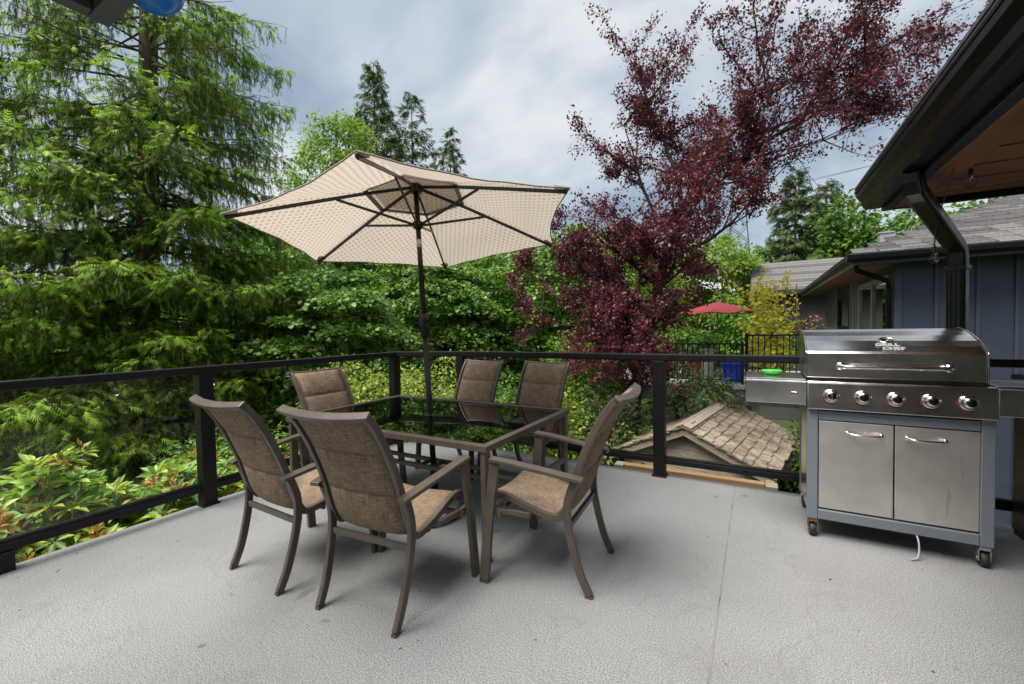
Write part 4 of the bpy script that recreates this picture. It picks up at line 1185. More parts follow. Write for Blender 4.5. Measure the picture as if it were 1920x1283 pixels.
# blue bin
bb = thing('recycling_bin', 'bright blue plastic bin behind the lower picket railing', 'bin', (-.43, 10.4, 0))
mb = MB(); mb.add([(-.62, 10.24, 0), (-.25, 10.24, 0), (-.25, 10.52, 0), (-.62, 10.52, 0), (-.655, 10.21, .40), (-.215, 10.21, .40), (-.215, 10.55, .40), (-.655, 10.55, .40)],
                  [(0, 3, 2, 1), (0, 1, 5, 4), (1, 2, 6, 5), (2, 3, 7, 6), (3, 0, 4, 7)]); link('tub', mb, 'blue_plastic', bb)
mb = MB()
for (a0, a1, b0, b1) in ((-.675, -.195, 10.19, 10.215), (-.675, -.195, 10.545, 10.57), (-.675, -.65, 10.216, 10.544), (-.22, -.195, 10.216, 10.544)): mb.box(a0, a1, b0, b1, .39, .425)
link('rim', mb, 'blue_plastic', bb, 0.004)
# red parasol on the terrace
rp_ = thing('patio_umbrella', 'red patio umbrella on the neighbouring terrace behind the plum tree', 'umbrella', (-.85, 11.8, 0))
cvs, cfs = [(-.85, 11.8, 1.84)], []
for i in range(8):
    a = i * PI / 4 + .3; cvs.append((-.85 + 1.05 * math.cos(a), 11.8 + 1.05 * math.sin(a), 1.56 + .04 * math.sin(a)))
    a += PI / 8; cvs.append((-.85 + .93 * math.cos(a), 11.8 + .93 * math.sin(a), 1.575))
for i in range(16): cfs.append((0, 1 + i, 1 + (i + 1) % 16))
mb = MB(); mb.add(cvs, cfs); link('canopy', mb, 'red_cloth', rp_)
mb = MB(); mb.tube([(-.85, 11.8, 0), (-.85, 11.8, 1.83)], .02, 10); link('pole', mb, 'weathered', rp_)
mb = MB(); mb.lathe([(.24, 0), (.25, .05), (.05, .08), (0, .08)], (-.85, 11.8, 0), 20); link('base', mb, 'black', rp_)
# trellis
tr_ = thing('trellis', 'thin dark trellis frame carrying the golden vine', 'trellis', (.2, 10.32, 0))
for x in np.linspace(-.25, .70, 6):
    mb = MB(); mb.box(x - .010, x + .010, 10.31, 10.33, 0, 2.05); link('upright', mb, 'weathered', tr_)
for z in (.35, .75, 1.15, 1.55, 1.95):
    mb = MB(); mb.box(-.28, .73, 10.332, 10.344, z - .01, z + .01); link('slat', mb, 'weathered', tr_)
# small pots on the terrace
for (x, y, z, mt, lb) in ((-.95, 10.25, 0, 'white_paint', 'white pot behind the lower picket railing'), (.88, 10.3, 0, 'terracotta', 'tall flower pot with pink blossoms right of the golden vine'),
                          (-1.15, 10.3, 0, 'terracotta', 'terracotta pot behind the lower picket railing')):
    t = thing('flower_pot', lb, 'plant pot', (x, y, z))
    hgt = .75 if mt != 'terracotta' else (.95 if x > 0 else .5)
    mb = MB(); mb.lathe([(.10, 0), (.15, hgt - .06), (.165, hgt - .06), (.165, hgt), (.14, hgt), (.13, hgt - .05), (0, hgt - .05)], (x, y, z), 20); link('pot', mb, mt, t)
    n = 260
    P = np.array([x, y, z + hgt + .14]) + rng.normal(size=(n, 3)) * np.array([.11, .11, .10])
    link('leaves', scatter_mesh('leaves', [(BROAD, P, rvec(n), rvec(n) + np.array([0, 0, 1]), rng.uniform(.05, .09, n), 0)]), 'hedge', t)
    if x > 0:
        n = 160; P = np.array([x, y, z + hgt + .24]) + rng.normal(size=(n, 3)) * np.array([.09, .09, .08])
        link('blossoms', scatter_mesh('blossoms', [(BROAD, P, rvec(n), rvec(n), rng.uniform(.03, .06, n), 0)]), 'pink', t)

# ------------------------------------------------------------ power line
tw = thing('transmission_tower', 'steel lattice power pylon far behind the plum tree', 'pylon', (-4.4, 137.7, -2.6))
TWX, TWY = -4.4, 137.7
def leg_at(z):
    k = 1 - (z + 2.6) / 58; return max(.9, 4.6 * k)
mb = MB()
lv = np.linspace(-2.6, 52, 13)
for z0, z1 in zip(lv[:-1], lv[1:]):
    a, b = leg_at(z0), leg_at(z1)
    cs = [(-1, -1), (1, -1), (1, 1), (-1, 1)]
    for i, (sx_, sy_) in enumerate(cs):
        mb.tube([(TWX + sx_ * a, TWY + sy_ * a, z0), (TWX + sx_ * b, TWY + sy_ * b, z1)], .16, 4)
        nx_, ny_ = cs[(i + 1) % 4]
        mb.tube([(TWX + sx_ * a, TWY + sy_ * a, z0), (TWX + nx_ * b, TWY + ny_ * b, z1)], .09, 4)
        mb.tube([(TWX + nx_ * a, TWY + ny_ * a, z0), (TWX + sx_ * b, TWY + sy_ * b, z1)], .09, 4)
link('lattice', mb, 'tower_steel', tw)
for z in (38, 45, 51):
    mb = MB()
    for s in (-1, 1):
        mb.tube([(TWX + s * 1.0, TWY, z), (TWX + s * 6, TWY, z + .6)], .12, 4); mb.tube([(TWX + s * 1.0, TWY, z + 1.8), (TWX + s * 6, TWY, z + .6)], .12, 4)
    link('cross_arm', mb, 'tower_steel', tw)
WIRES = [((TWX + 6, TWY, 51.0), (75, 92, 60)), ((TWX + 6, TWY, 44.6), (75, 92, 49)), ((TWX - 6, TWY, 44.6), (60, 92, 45)), ((TWX + 6, TWY, 37.8), (75, 92, 37)), ((TWX - 6, TWY, 37.8), (60, 92, 33))]
for i, (a, b) in enumerate(WIRES):
    a, b = Vector(a), Vector(b); pts = []
    for k in range(21):
        t = k / 20; p = a.lerp(b, t); p.z -= 2.2 * 4 * t * (1 - t) * .5; pts.append(p)
    mb = MB(); mb.tube(pts, .045, 4)
    nm = ['topmost', 'second', 'third', 'fourth', 'lowest'][i]
    tag(link('power_line', mb, 'wire', None), nm + ' dark power line crossing the sky at right', 'power line', 'power lines at right')
# ------------------------------------------------------------ vegetation
def limb(mb, pts, r0, r1, seg=7, n=10):
    P = smooth_path(pts, n)
    mb.tube([tuple(p) for p in P], [r0 + (r1 - r0) * (i / (n - 1)) ** .8 for i in range(n)], seg)

def conifer(name, label, base, H, z0, Rb, whorl, nb, hang, mat, spray_len, dens=1.0, lean=(0, 0), tintp=.35, group=None, power=.9, seed=1, zmax=None, trunk_r=.24, up=0.1, barkm='bark', thin=99):
    """spruce or fir: trunk, whorls of limbs, side twigs with needle sprays, hanging tassels"""
    R = np.random.default_rng(seed)
    t = thing(name, label, 'tree', base, group)
    bx_, by_, bz_ = base
    zmax = zmax or H
    def ax(z): return np.array([bx_ + lean[0] * z, by_ + lean[1] * z, bz_ + z])
    mb = MB(); zz = np.linspace(0, H, 16)
    mb.tube([tuple(ax(z)) for z in zz], [max(.012, trunk_r * (1 - z / H) ** .85) for z in zz], 12)
    Pn, Xn, Zn, Sn, Tn = [], [], [], [], []
    Ph, Xh, Zh, Sh, Th = [], [], [], [], []
    z = z0
    while z < min(H - .15, zmax):
        fr = max(0.0, 1 - z / H)
        Lb = Rb * fr ** power + .12
        k = (nb if z < thin else nb - 1) if Lb > .8 else max(4, nb - 1)
        a0 = R.uniform(0, 2 * PI)
        for b in range(k):
            az = a0 + 2 * PI * b / k + R.uniform(-.35, .35)
            L = Lb * R.uniform(.72, 1.12)
            zb = z + R.uniform(-.5, .5) * whorl
            d = np.array([math.cos(az), math.sin(az), 0.0])
            sl = up * 1.0 + R.uniform(-.10, .10) - .25 * (1 - z / H)
            dr = R.uniform(.06, .13)
            n = 9
            s = np.linspace(0, 1, n)
            px = ax(zb)[None] + d[None] * (s * L)[:, None]
            px[:, 2] += sl * s * L - dr * (s * L) ** 1.6 + .16 * L * s ** 3
            mb.tube([tuple(p) for p in px], [max(.004, .030 * min(1, L / 2.5) * (1 - q * .9)) for q in s], 5, cap=False)
            if z > thin and R.random() < .15: continue
            m = max(6, int(L * 13 * dens * (1.25 if z < thin else .95)))
            ts = R.uniform(.10 if z < thin else .24, 1.0, m) ** .8
            idx = ts * (n - 1); i0 = np.minimum(idx.astype(int), n - 2); f = (idx - i0)[:, None]
            bp = px[i0] * (1 - f) + px[i0 + 1] * f
            sg = R.choice([-1, 1], m)
            aa = az + sg * R.uniform(.55, 1.15, m)
            tl = (.22 + .34 * L * (1 - ts) * .8 + .10 * L * .3) * R.uniform(.6, 1.2, m)
            tl = np.minimum(tl, 1.1)
            td = np.stack([np.cos(aa), np.sin(aa), R.uniform(-.55, .05, m)], 1); td = unit(td)
            steps = np.maximum(2, (tl / (spray_len * .55)).astype(int))
            rep = np.repeat(np.arange(m), steps)
            u = np.concatenate([(np.arange(q) + .4) / q for q in steps])
            P = bp[rep] + td[rep] * (u * tl[rep])[:, None]; P[:, 2] -= .22 * tl[rep] * u ** 2
            jit = R.normal(size=P.shape) * .35
            X = td[rep] + jit; X[:, 2] -= .35 * u
            tip = ((u > .45) | (ts[rep] > .8)) & (R.random(len(u)) < tintp)
            Pn.append(P); Xn.append(X); Zn.append(np.array([0, 0, 1.0]) + R.normal(size=P.shape) * .35)
            Sn.append(spray_len * R.uniform(.65, 1.25, len(u))); Tn.append(np.where(tip, R.uniform(.35, 1.0, len(u)), R.uniform(0, .12, len(u))))
            if hang > 0:
                hm = int(m * hang * (1.0 if z < thin else 1.7))
                hi = R.integers(0, len(P), hm)
                hl = R.uniform(.15, .62, hm) * min(1.0, L / 2.0)
                hs = np.maximum(1, (hl / .10).astype(int))
                hr = np.repeat(np.arange(hm), hs)
                hu = np.concatenate([(np.arange(q)) / q for q in hs])
                HP = P[hi][hr].copy(); HP[:, 2] -= hu * hl[hr]
                HP[:, :2] += R.normal(size=(len(HP), 2)) * .012
                Ph.append(HP); Xh.append(np.array([0, 0, -1.0]) + R.normal(size=HP.shape) * .16); Zh.append(rngdir(R, len(HP)))
                Sh.append(R.uniform(.13, .22, len(HP)) * (spray_len / .2) ** .7); Th.append(np.where(R.random(len(HP)) < .10, .45, 0.0) * hu)
        z += whorl * R.uniform(.8, 1.2)
    link('trunk', mb, barkm, t, smooth=True)
    gs = [(SPRAY, np.concatenate(Pn), np.concatenate(Xn), np.concatenate(Zn), np.concatenate(Sn), np.concatenate(Tn))]
    if Ph: gs.append((TASSEL, np.concatenate(Ph), np.concatenate(Xh), np.concatenate(Zh), np.concatenate(Sh), np.concatenate(Th)))
    link('crown', scatter_mesh('crown', gs), mat, t)
    return t
def rngdir(R, n): return unit(R.normal(size=(n, 3)))

def clumps_in(R, cen, rad, k, shell=.55):
    d = unit(R.normal(size=(k, 3))); r = R.uniform(shell, 1.0, k) ** .7
    return np.array(cen) + d * r[:, None] * np.array(rad)

def leaf_clumps(R, C, per, crad, flat, leaf, center, tmpl=LEAF, droop=.35):
    k = len(C)
    rr = R.uniform(.65, 1.3, k) * crad
    n = np.maximum(3, (per * (rr / crad) ** 2 * R.uniform(.7, 1.3, k)).astype(int))
    rep = np.repeat(np.arange(k), n); N_ = len(rep)
    g = R.normal(size=(N_, 3)) * .52
    ln = np.linalg.norm(g, axis=1, keepdims=True); g *= np.minimum(1, 1.25 / np.maximum(ln, 1e-6))
    g[:, 2] *= flat
    P = C[rep] + g * rr[rep][:, None]
    P[:, 2] -= .25 * (g[:, 0] ** 2 + g[:, 1] ** 2) * rr[rep]
    outw = unit(P - np.array(center)); outw2 = outw.copy(); outw2[:, 2] = 0
    X = outw2 + g * .8 + R.normal(size=P.shape) * .55; X[:, 2] -= droop
    Z = np.array([0, 0, .9]) + outw * .7 + R.normal(size=P.shape) * .45
    return (tmpl, P, X, Z, leaf * R.uniform(.6, 1.3, N_), 0.0)

def broadleaf(name, label, base, crowns, leaf, mat, per=60, crad=.55, flat=.45, trunk_r=.14, top=None, cat='tree', group=None, seed=1, tmpl=LEAF, barkm='bark2', nlimb=9, shell=.55, droop=.35):
    """crowns: list of (center, radii, clumps)"""
    R = np.random.default_rng(seed)
    t = thing(name, label, cat, base, group)
    gs, allC = [], []
    for cen, rad, k in crowns:
        C = clumps_in(R, cen, rad, k, shell)
        C = C[C[:, 2] > base[2] + .05]
        allC.append(C)
        gs.append(leaf_clumps(R, C, per, crad, flat, leaf, cen, tmpl, droop))
    allC = np.concatenate(allC)
    mb = MB()
    b = np.array(base, float)
    top = np.array(top if top is not None else crowns[0][0], float)
    if trunk_r > 0:
        mid = b * .5 + top * .5 + np.array([R.uniform(-.15, .15), R.uniform(-.15, .15), 0])
        limb(mb, [b, mid, top], trunk_r, trunk_r * .25, 9, 12)
        for i in R.choice(len(allC), min(nlimb, len(allC)), replace=False):
            c = allC[i]; u = R.uniform(.35, .9); s = b * (1 - u) + top * u
            if c[2] < s[2] - .3: s = b * .6 + top * .4
            q = s * .5 + c * .5 + np.array([0, 0, .15])
            limb(mb, [s, q, c], trunk_r * .35, .008, 5, 7)
        link('trunk' if cat == 'tree' else 'stems', mb, barkm, t, smooth=True)
    link('crown' if cat == 'tree' else 'foliage', scatter_mesh('crown', gs), mat, t)
    return t

# the big drooping spruce at the left, a second one beyond the frame's left edge
conifer('spruce_tree', 'huge drooping spruce filling the left side behind the railing', (-11.95, 4.05, -2.6), 24.0, .8, 4.15, .32, 7, 1.15, 'spruce', .205, .98, (.028, .028), .72, seed=3, zmax=12.0, trunk_r=.27, up=.16, thin=9.0)
conifer('spruce_tree', 'second spruce cut by the left edge of the picture', (-13.3, .4, -2.6), 20.0, .6, 3.5, .42, 6, .8, 'spruce', .22, .62, (0, 0), .5, seed=8, zmax=11.5, trunk_r=.22, up=.16, thin=7.0)
G_FAR = 'tall conifers behind the garden'
conifer('fir_tree', 'tall pointed conifer above the umbrella, left of the bare-tipped one', (-19.58, 18.14, -2.6), 19.75, 7.5, 6.8, .50, 8, .6, 'spruce_far', .44, .52, (0, 0), .4, G_FAR, 1.0, 21, up=.0)
conifer('fir_tree', 'slightly shorter conifer just right of the tallest one above the umbrella', (-19.5, 21.2, -2.6), 19.2, 7.0, 5.2, .62, 6, .0, 'spruce_far', .45, .5, (0, 0), .1, G_FAR, .8, 22, up=.25)
conifer('fir_tree', 'small distant pointed conifer rising over the umbrella top', (-25.1, 32.4, -2.6), 22.7, 9.0, 5.4, .75, 6, 0, 'spruce_far', .6, .45, (0, 0), .05, G_FAR, .8, 23, up=.3)
conifer('fir_tree', 'left one of two tall conifers beyond the neighbouring roof', (3.6, 54.9, -2.6), 20.6, 2.0, 6.2, .8, 7, 0, 'spruce_far', .8, .5, (0, 0), .1, G_FAR, .75, 24, up=.15)
conifer('fir_tree', 'right one of two tall conifers beyond the neighbouring roof', (6.6, 57.5, -2.6), 19.6, 2.0, 5.6, .8, 7, 0, 'spruce_far', .8, .5, (0, 0), .1, G_FAR, .75, 25, up=.15)
conifer('fir_tree', 'dark conifer top showing behind the patio gutter end', (13.5, 58, -2.6), 17.0, 2.0, 4.5, .95, 6, 0, 'spruce_far', .85, .4, (0, 0), .1, G_FAR, .75, 26, up=.15)
conifer('fir_tree', 'tiny far conifer right of the steel pylon', (.1, 69.7, -2.6), 13.5, 2.0, 4.5, 1.1, 6, 0, 'spruce_far', 1.0, .4, (0, 0), .1, G_FAR, .75, 27)

# broadleaf trees behind the deck
G_B = 'broadleaf trees behind the deck'
broadleaf('maple_tree', 'bright green maple just right of the spruce, under the umbrella edge', (-9.4, 6.4, -2.6), [((-9.2, 6.6, 1.0), (2.2, 1.6, 2.0), 130), ((-7.9, 6.9, -.2), (1.3, 1.2, 1.2), 50)], .105, 'maple', 165, .46, .20, .13, group=G_B, seed=31, tmpl=BROAD)
broadleaf('maple_tree', 'maple with layered leaves directly behind the umbrella pole', (-9.2, 10.4, -2.6), [((-9.2, 10.4, 1.6), (2.6, 1.8, 2.2), 150), ((-7.6, 10.8, .6), (1.4, 1.2, 1.5), 60)], .115, 'maple', 155, .52, .18, .15, group=G_B, seed=32, tmpl=BROAD)
broadleaf('maple_tree', 'wide maple between the umbrella and the purple plum', (-6.4, 13.2, -2.6), [((-6.4, 13.2, 2.2), (2.9, 2.0, 2.6), 170)], .125, 'maple', 150, .58, .20, .16, group=G_B, seed=33, tmpl=BROAD)
broadleaf('alder_tree', 'light green tree between the spruce and the tall conifer', (-15.6, 12.3, -2.6), [((-15.6, 12.3, 6.4), (2.0, 2.0, 4.6), 190), ((-14.6, 13.4, 4.0), (2.0, 2.0, 3.2), 110)], .15, 'decid', 95, .5, .6, .18, (-15.5, 12.2, 10.5), group=G_B, seed=34)
broadleaf('alder_tree', 'tall leafy tree deep behind the umbrella canopy', (-12.5, 15.5, -2.6), [((-12.5, 15.5, 3.6), (3.0, 2.4, 3.8), 170)], .17, 'maple', 110, .65, .5, .2, group=G_B, seed=35)
broadleaf('alder_tree', 'light green tree behind the left half of the plum', (-4.8, 16.4, -2.6), [((-4.8, 16.4, 2.6), (2.4, 2.0, 2.6), 150)], .14, 'decid', 120, .52, .5, .16, group=G_B, seed=36)
broadleaf('alder_tree', 'bright green tree between the plum and the far grey roof', (-1.9, 22.5, -2.6), [((-1.9, 22.5, 2.6), (2.4, 2.4, 3.2), 170), ((.2, 24.5, 1.6), (1.6, 1.6, 2.2), 60)], .18, 'decid', 120, .6, .5, .2, group=G_B, seed=37)
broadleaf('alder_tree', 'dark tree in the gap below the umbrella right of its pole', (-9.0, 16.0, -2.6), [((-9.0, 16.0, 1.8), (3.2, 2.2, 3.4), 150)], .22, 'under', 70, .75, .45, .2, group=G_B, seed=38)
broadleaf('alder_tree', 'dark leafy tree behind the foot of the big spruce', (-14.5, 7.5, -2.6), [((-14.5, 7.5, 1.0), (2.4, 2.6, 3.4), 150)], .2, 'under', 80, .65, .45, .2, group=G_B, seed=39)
# clipped cedars behind the house
G_H = 'cedar hedge trees beyond the house'
for i, (x, y, h, r, lb) in enumerate(((5.0, 33.0, 11.8, 2.1, 'bright green cedar at the left end of the hedge beyond the house'), (7.6, 32.0, 10.2, 2.3, 'second cedar from the left in the hedge beyond the house'),
                                      (10.4, 31.5, 10.6, 2.3, 'cedar in the hedge directly above the near end of the house roof'), (13.2, 30.5, 10.4, 2.3, 'cedar in the hedge right behind the downspout elbow'),
                                      (16.0, 29.0, 10.2, 2.3, 'rightmost cedar in the hedge beyond the house'))):
    broadleaf('cedar_tree', lb, (x, y, -2.6), [((x, y, h * .42 - 2.6), (r, r, h * .42), 150), ((x, y, h * .78 - 2.6), (r * .6, r * .6, h * .22), 45)], 0.38, 'hedge', 44, .6, 1.0, .2, (x, y, h - 2.8), group=G_H, seed=50 + i, nlimb=4, shell=.75)

# purple-leaved plum
pl = thing('plum_tree', 'tall purple-leaved plum tree leaning right behind the far railing', 'tree', (-2.0, 8.03, -2.6))
R = np.random.default_rng(77)
mb = MB(); tips = []
def branch(p, d, L, r, lvl):
    """grows one limb and its side twigs; returns leafy points"""
    n = max(5, int(L / .22)); pts = [np.array(p, float)]; d = np.array(d, float)
    for i in range(n):
        d = unit(d + R.normal(size=3) * .10 + np.array([0, 0, .02])); pts.append(pts[-1] + d * (L / n))
    mb.tube([tuple(q) for q in pts], [max(.0035, r * (1 - .85 * i / n)) for i in range(n + 1)], 6 if lvl < 2 else 4, cap=False)
    if lvl >= 1: tips.extend([(q, lvl) for q in pts[max(1, n // 4):]])
    if lvl < 3:
        kids = int(L * (3.0 if lvl == 0 else 4.0)) + 1
        for _ in range(kids):
            i = R.integers(max(1, int(n * .18)), n + 1)
            dd = unit(d * .75 + unit(R.normal(size=3)) * .85 + np.array([0, 0, .22]))
            branch(pts[min(i, n)], dd, L * R.uniform(.28, .5), r * .42, lvl + 1)
T0 = smooth_path([(-2.0, 8.03, -2.6), (-2.0, 8.03, -.6), (-1.92, 8.1, .5), (-1.69, 8.28, 1.6), (-1.47, 8.44, 2.6), (-1.15, 8.65, 3.4)], 18)
mb.tube([tuple(p) for p in T0], [.13 - .05 * i / 17 for i in range(18)], 10, cap=False)
starts = [((-1.15, 8.65, 3.4), (.42, .28, .80), 3.6, .07), ((-1.15, 8.65, 3.4), (.62, .36, .68), 4.2, .06), ((-1.3, 8.55, 3.0), (.05, .12, .95), 3.2, .06),
          ((-1.47, 8.44, 2.6), (-.28, .05, .9), 2.6, .05), ((-1.6, 8.3, 2.0), (-.62, -.2, .7), 2.1, .045), ((-1.5, 8.4, 2.4), (.55, .35, .55), 2.6, .045),
          ((-1.7, 8.25, 1.5), (-.8, -.1, .25), 1.8, .04), ((-1.7, 8.25, 1.9), (.5, .3, .45), 1.4, .035), ((-1.9, 8.1, .6), (-.55, -.3, .25), 1.3, .03),
          ((-1.95, 8.05, .0), (-.3, -.6, .35), 1.0, .025), ((-1.8, 8.2, 1.1), (-.3, -.75, .3), 1.3, .03), ((-1.8, 8.2, 1.2), (.4, -.6, .3), 1.2, .03),
          ((.2, 9.55, 5.6), (.85, .35, .38), 2.9, .035), ((-1.7, 8.25, 1.7), (-.9, -.35, .45), 2.5, .04), ((-1.75, 8.2, 1.3), (-.85, -.45, .0), 2.2, .035), ((-1.6, 8.3, 1.9), (.35, -.5, .4), 2.0, .035), ((-1.9, 8.1, .8), (-.5, -.6, -.05), 1.7, .03), ((-1.5, 8.4, 2.4), (.3, -.5, .5), 2.2, .035), ((-.6, 9.0, 4.3), (.85, .45, .15), 2.6, .03), ((-.3, 9.2, 4.8), (.8, .45, .30), 2.7, .03)]
for k in range(12):
    u = R.uniform(.42, .98); q = T0[int(u * 17)]
    a_ = R.uniform(-2.9, -.5)
    starts.append((tuple(q), (math.cos(a_) * .9, math.sin(a_) * .8, R.uniform(.1, .7)), R.uniform(1.0, 1.7), .03))
for p, d, L, r in starts: branch(p, unit(np.array(d)), L, r, 0 if L > 2.4 else 1)
link('trunk', mb, 'plum_bark', pl, smooth=True)
TP = np.array([q for q, l in tips]); TL = np.array([l for q, l in tips])
# bare twigs on the lower right side keep no leaves
bare = (TP[:, 0] > .2) & (TP[:, 2] < 5.0)
keep = ~bare | (R.random(len(TP)) < .22)
TP, TL = TP[keep], TL[keep]
per = np.where(TP[:, 2] < 3.0, 13, np.where(TP[:, 2] < 4.5, 9, 7))
print('plum tips', len(TP))
rep = np.repeat(np.arange(len(TP)), per); n = len(rep)
if n > 110000:
    sel = R.choice(n, 110000, replace=False); rep = rep[sel]; n = 110000
P = TP[rep] + R.normal(size=(n, 3)) * .058
X = unit(R.normal(size=(n, 3))) + np.array([.1, 0, -.3])
link('crown', scatter_mesh('crown', [(LEAF, P, X, unit(R.normal(size=(n, 3))) + np.array([0, 0, .6]), R.uniform(.032, .076, n), 0)]), 'plum', pl)

# shrubs seen through the glass
G_S = 'shrubs outside the glass railing'
sb = [
    ('yellow-green shrub behind the left end of the table', (-5.6, 4.4, -2.6), [((-5.6, 4.4, -.5), (.75, .75, 1.35), 95)], .062, 'shrub'),
    ('pale twiggy shrub behind the corner railing post', (-4.9, 5.2, -2.6), [((-4.9, 5.2, -.55), (.7, .7, 1.3), 95)], .058, 'shrub'),
    ('speckled cream-leaved shrub behind the umbrella pole', (-4.3, 5.6, -2.6), [((-4.3, 5.6, -.5), (.62, .6, 1.32), 90)], .055, 'shrub'),
    ('green shrub behind the two far chairs', (-3.4, 5.5, -2.6), [((-3.4, 5.5, -.6), (.6, .6, 1.25), 80)], .06, 'hedge'),
    ('slim leafy shrub between the two far chair backs', (-2.9, 6.3, -2.6), [((-2.9, 6.3, -.45), (.38, .38, 1.3), 50)], .06, 'shrub'),
    ('dark glossy shrub below the plum right of the far post', (-1.05, 8.6, -2.6), [((-1.05, 8.6, -.75), (.85, .7, 1.25), 110)], .085, 'dark_shrub'),
    ('dark green shrub under the plum behind the right chair', (-2.3, 7.3, -2.6), [((-2.3, 7.3, -1.0), (.8, .7, 1.2), 90)], .08, 'dark_shrub'),
    ('light green bush below the plum crown', (-3.5, 9.4, -2.6), [((-3.5, 9.4, -.2), (1.1, .9, 1.4), 110)], .10, 'decid'),
    ('green bush on the terrace under the red umbrella', (-1.6, 11.2, -2.6), [((-1.6, 11.3, -.1), (.9, .6, 1.4), 90)], .10, 'maple'),
    ('leafy bush behind the lower picket railing', (-.4, 14.5, -2.6), [((-.4, 14.5, .4), (1.5, .8, 1.5), 90)], .13, 'under'),
    ('dark bush in the gap between the shed and the grill', (.75, 8.6, -2.6), [((.75, 8.6, -1.5), (.8, .7, 1.1), 110)], .085, 'dark_shrub'),
    ('low green bush at the foot of the spruce', (-7.2, 3.6, -2.6), [((-7.2, 3.6, -1.3), (1.3, 1.0, 1.0), 110)], .08, 'maple'),
]
for i, (lb, base, crs, lf, mt) in enumerate(sb):
    broadleaf('shrub', lb, base, crs, lf, mt, 95, .26, .8, .02, (base[0], base[1], crs[0][0][2]), 'shrub', G_S, 90 + i, nlimb=14, shell=.3)

# golden vine on the trellis
R = np.random.default_rng(5)
vn = thing('vine', 'golden yellow climbing vine on the trellis by the neighbouring terrace', 'vine', (.2, 10.28, 0))
mb = MB(); gsP = []
for k in range(16):
    x = R.uniform(-.18, .60); pts = [np.array([x, 10.29, 0.02])]
    hgt = R.uniform(1.4, 2.15)
    while pts[-1][2] < hgt:
        pts.append(pts[-1] + np.array([R.normal() * .045, R.normal() * .02, .13])); pts[-1][1] = min(max(pts[-1][1], 10.2), 10.36)
    mb.tube([tuple(p) for p in pts], .006, 5)
    gsP += [p for p in pts if p[2] > .5 or R.random() < .4]
link('stems', mb, 'stem_pale', vn)
gsP = np.array(gsP); rep = np.repeat(np.arange(len(gsP)), 6); n = len(rep)
P = gsP[rep] + R.normal(size=(n, 3)) * np.array([.05, .06, .07]); P[:, 1] -= .04
link('leaves', scatter_mesh('leaves', [(BROAD, P, R.normal(size=(n, 3)) + np.array([0, -.3, -.5]), np.array([0, -1.0, .5]) + R.normal(size=(n, 3)) * .4, R.uniform(.04, .085, n), 0)]), 'vine', vn)

# rhododendrons along the left edge: whorls of long leaves, wilted blossom clusters
R = np.random.default_rng(14)
G_R = 'rhododendrons below the left deck edge'
def rhodo(label, cx, cy, top, rx, ry, nw):
    t = thing('rhododendron_bush', label, 'shrub', (cx, cy, -2.6), G_R)
    mb = MB(); Ps, Xs, Zs, Ss = [], [], [], []; Pw, Xw, Zw, Sw = [], [], [], []
    for k in range(nw):
        a = R.uniform(0, 2 * PI); q = R.uniform(0, 1) ** .5
        x = cx + rx * q * math.cos(a); y = cy + ry * q * math.sin(a)
        z = top - (1 - math.sqrt(max(0, 1 - q * q * .9))) * .9 - abs(R.normal()) * .28
        if x > -3.72: x = -3.72 - R.uniform(0, .15)
        p = np.array([x, y, z])
        up = unit(np.array([(x - cx) * .5 + R.normal() * .25, (y - cy) * .5 + R.normal() * .25, 1.0]))
        b = np.array([cx + (x - cx) * .35, cy + (y - cy) * .35, top - 1.3])
        if k % 3 == 0: limb(mb, [b, b * .4 + p * .6 + np.array([0, 0, -.1]), p], .014, .005, 5, 6)
        nl = R.integers(8, 14)
        s = np.cross(up, [1, 0, .2]); s /= np.linalg.norm(s); w = np.cross(up, s)
        an = np.linspace(0, 2 * PI, nl, endpoint=False) + R.uniform(-.2, .2, nl)
        el = R.uniform(-.25, .75, nl)
        X = (np.cos(an)[:, None] * s + np.sin(an)[:, None] * w) * np.cos(el)[:, None] + up * np.sin(el)[:, None]
        Ps.append(np.repeat(p[None], nl, 0) + X * .01); Xs.append(X); Zs.append(up + R.normal(size=(nl, 3)) * .15); Ss.append(R.uniform(.085, .145, nl))
        if R.random() < .34:
            m_ = 26; d = unit(R.normal(size=(m_, 3)) + up * .6)
            Pw.append(p + up * .02 + d * R.uniform(0, .045, m_)[:, None]); Xw.append(d + np.array([0, 0, -.3])); Zw.append(rvec(m_)); Sw.append(R.uniform(.03, .075, m_))
    for k in range(3):
        limb(mb, [(cx + R.normal() * .1, cy + R.normal() * .1, -2.6), (cx + R.normal() * .15, cy + R.normal() * .15, top - 1.8), (cx + R.normal() * .2, cy + R.normal() * .2, top - 1.0)], .035, .014, 6, 8)
    link('stems', mb, 'stem_pale', t, smooth=True)
    link('leaves', scatter_mesh('leaves', [(LONG, np.concatenate(Ps), np.concatenate(Xs), np.concatenate(Zs), np.concatenate(Ss), 0)]), 'rhodo', t)
    if Pw: link('wilted_blossoms', scatter_mesh('wilted_blossoms', [(LONG, np.concatenate(Pw), np.concatenate(Xw), np.concatenate(Zw), np.concatenate(Sw), 0)]), 'wilted', t)
rhodo('tallest rhododendron with bare stems and orange wilted blossoms at far left', -4.55, 1.05, .42, .42, .35, 90)
rhodo('rhododendron at the left picture edge beside the deck', -4.3, .35, .25, .6, .55, 150)
rhodo('low rhododendron filling the gap under the left bottom rail', -4.1, .95, -.08, .45, .45, 130)
rhodo('rhododendron beside the left railing post', -4.35, 1.75, .12, .55, .5, 170)
rhodo('rhododendron seen behind the back of the left chair', -4.25, 2.5, .05, .5, .5, 150)
rhodo('rhododendron farther along the deck behind the left end chair', -4.3, 3.25, -.15, .5, .5, 120)
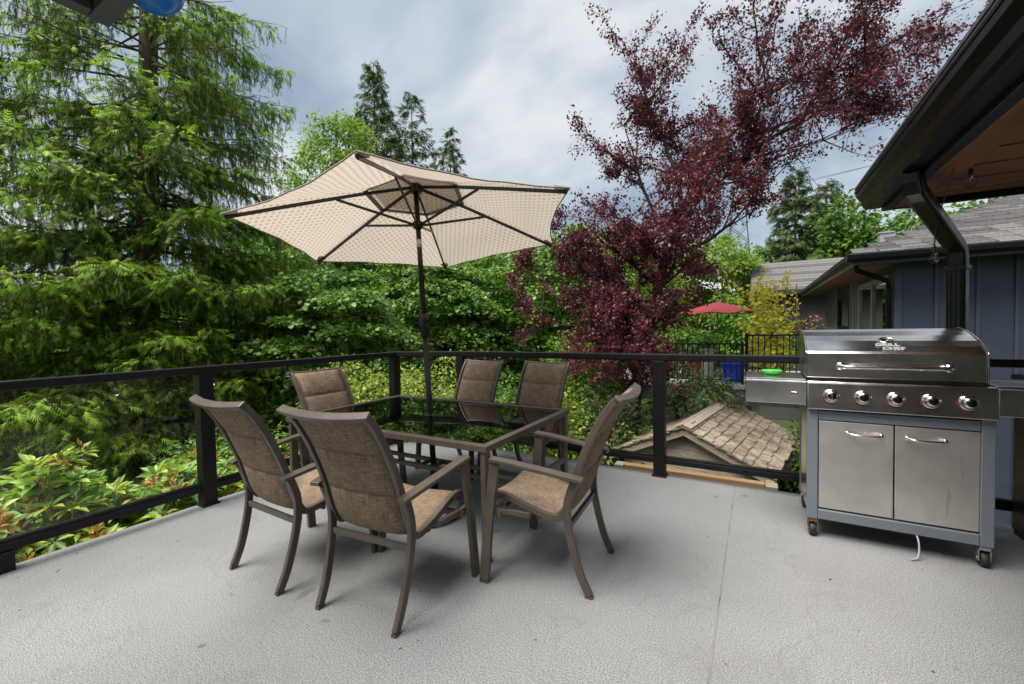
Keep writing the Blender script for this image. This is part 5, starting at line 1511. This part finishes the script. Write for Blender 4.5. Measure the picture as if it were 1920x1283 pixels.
rhodo('rhododendron in the second row behind the leftmost ones', -5.3, 1.2, .05, .7, .6, 150)
rhodo('rhododendron in the second row near the railing post', -5.3, 2.3, -.05, .7, .6, 140)

# needles and bits of leaf blown onto the deck
n = 150
R = np.random.default_rng(41)
xy = np.concatenate([np.stack([-3.50 + np.abs(R.normal(size=60)) * .30, R.uniform(.3, 3.4, 60)], 1), np.stack([R.uniform(-2.6, 1.2, 50), 3.62 - np.abs(R.normal(size=50)) * .22], 1), np.stack([R.uniform(-3.2, .9, 40), R.uniform(1.0, 3.4, 40)], 1)])
P = np.stack([xy[:, 0], xy[:, 1], np.full(n, .003)], 1)
a_ = R.uniform(0, 2 * PI, n)
lt = link('leaf_litter', scatter_mesh('leaf_litter', [(LONG, P, np.stack([np.cos(a_), np.sin(a_), np.zeros(n)], 1), np.array([0, 0, 1.0]) + R.normal(size=(n, 3)) * .08, R.uniform(.006, .018, n), 0)]), 'litter', None, kind='stuff')
tag(lt, 'scattered brown needles and leaf bits on the deck', 'litter')
# dense undergrowth over the slope behind the garden
n = 17000
R = np.random.default_rng(99)
an = R.uniform(-.95, .85, n); rr = R.uniform(6.5, 24, n)
F = np.array([-.5, .866]); Rt = np.array([.866, .5])
xy = np.cos(an)[:, None] * F * rr[:, None] + np.sin(an)[:, None] * Rt * rr[:, None]
ok = ~((xy[:, 0] > -2.2) & (xy[:, 1] > 5.8)) & ~((xy[:, 0] > -3.7) & (xy[:, 1] < 4.4))
xy = xy[ok]; n = len(xy)
hh = np.sin(xy[:, 0] * 1.7) * np.sin(xy[:, 1] * 1.3 + 1) * .25 + .35
P = np.stack([xy[:, 0], xy[:, 1], -2.58 + R.uniform(0, 1, n) * hh], 1)
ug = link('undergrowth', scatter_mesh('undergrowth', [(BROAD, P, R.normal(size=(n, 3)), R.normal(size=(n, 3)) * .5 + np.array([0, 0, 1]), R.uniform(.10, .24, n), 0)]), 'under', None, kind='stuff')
tag(ug, 'dark leafy undergrowth covering the ground below the trees', 'undergrowth')
# far wood closing the view behind the garden
n = 18000
an = R.uniform(-1.15, .40, n); rr = R.uniform(30, 36, n)
top = 4.5 + 2.2 * np.sin(an * 9) + 1.5 * np.sin(an * 23 + 1)
P = np.stack([(np.cos(an) * F[0] + np.sin(an) * Rt[0]) * rr, (np.cos(an) * F[1] + np.sin(an) * Rt[1]) * rr, -2.6 + (R.uniform(0, 1, n) ** .8) * (top + 2.6)], 1)
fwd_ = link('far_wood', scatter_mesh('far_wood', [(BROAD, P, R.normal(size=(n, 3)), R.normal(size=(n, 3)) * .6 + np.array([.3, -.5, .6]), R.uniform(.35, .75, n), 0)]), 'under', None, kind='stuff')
tag(fwd_, 'dark wood closing the view behind the garden trees', 'wood')
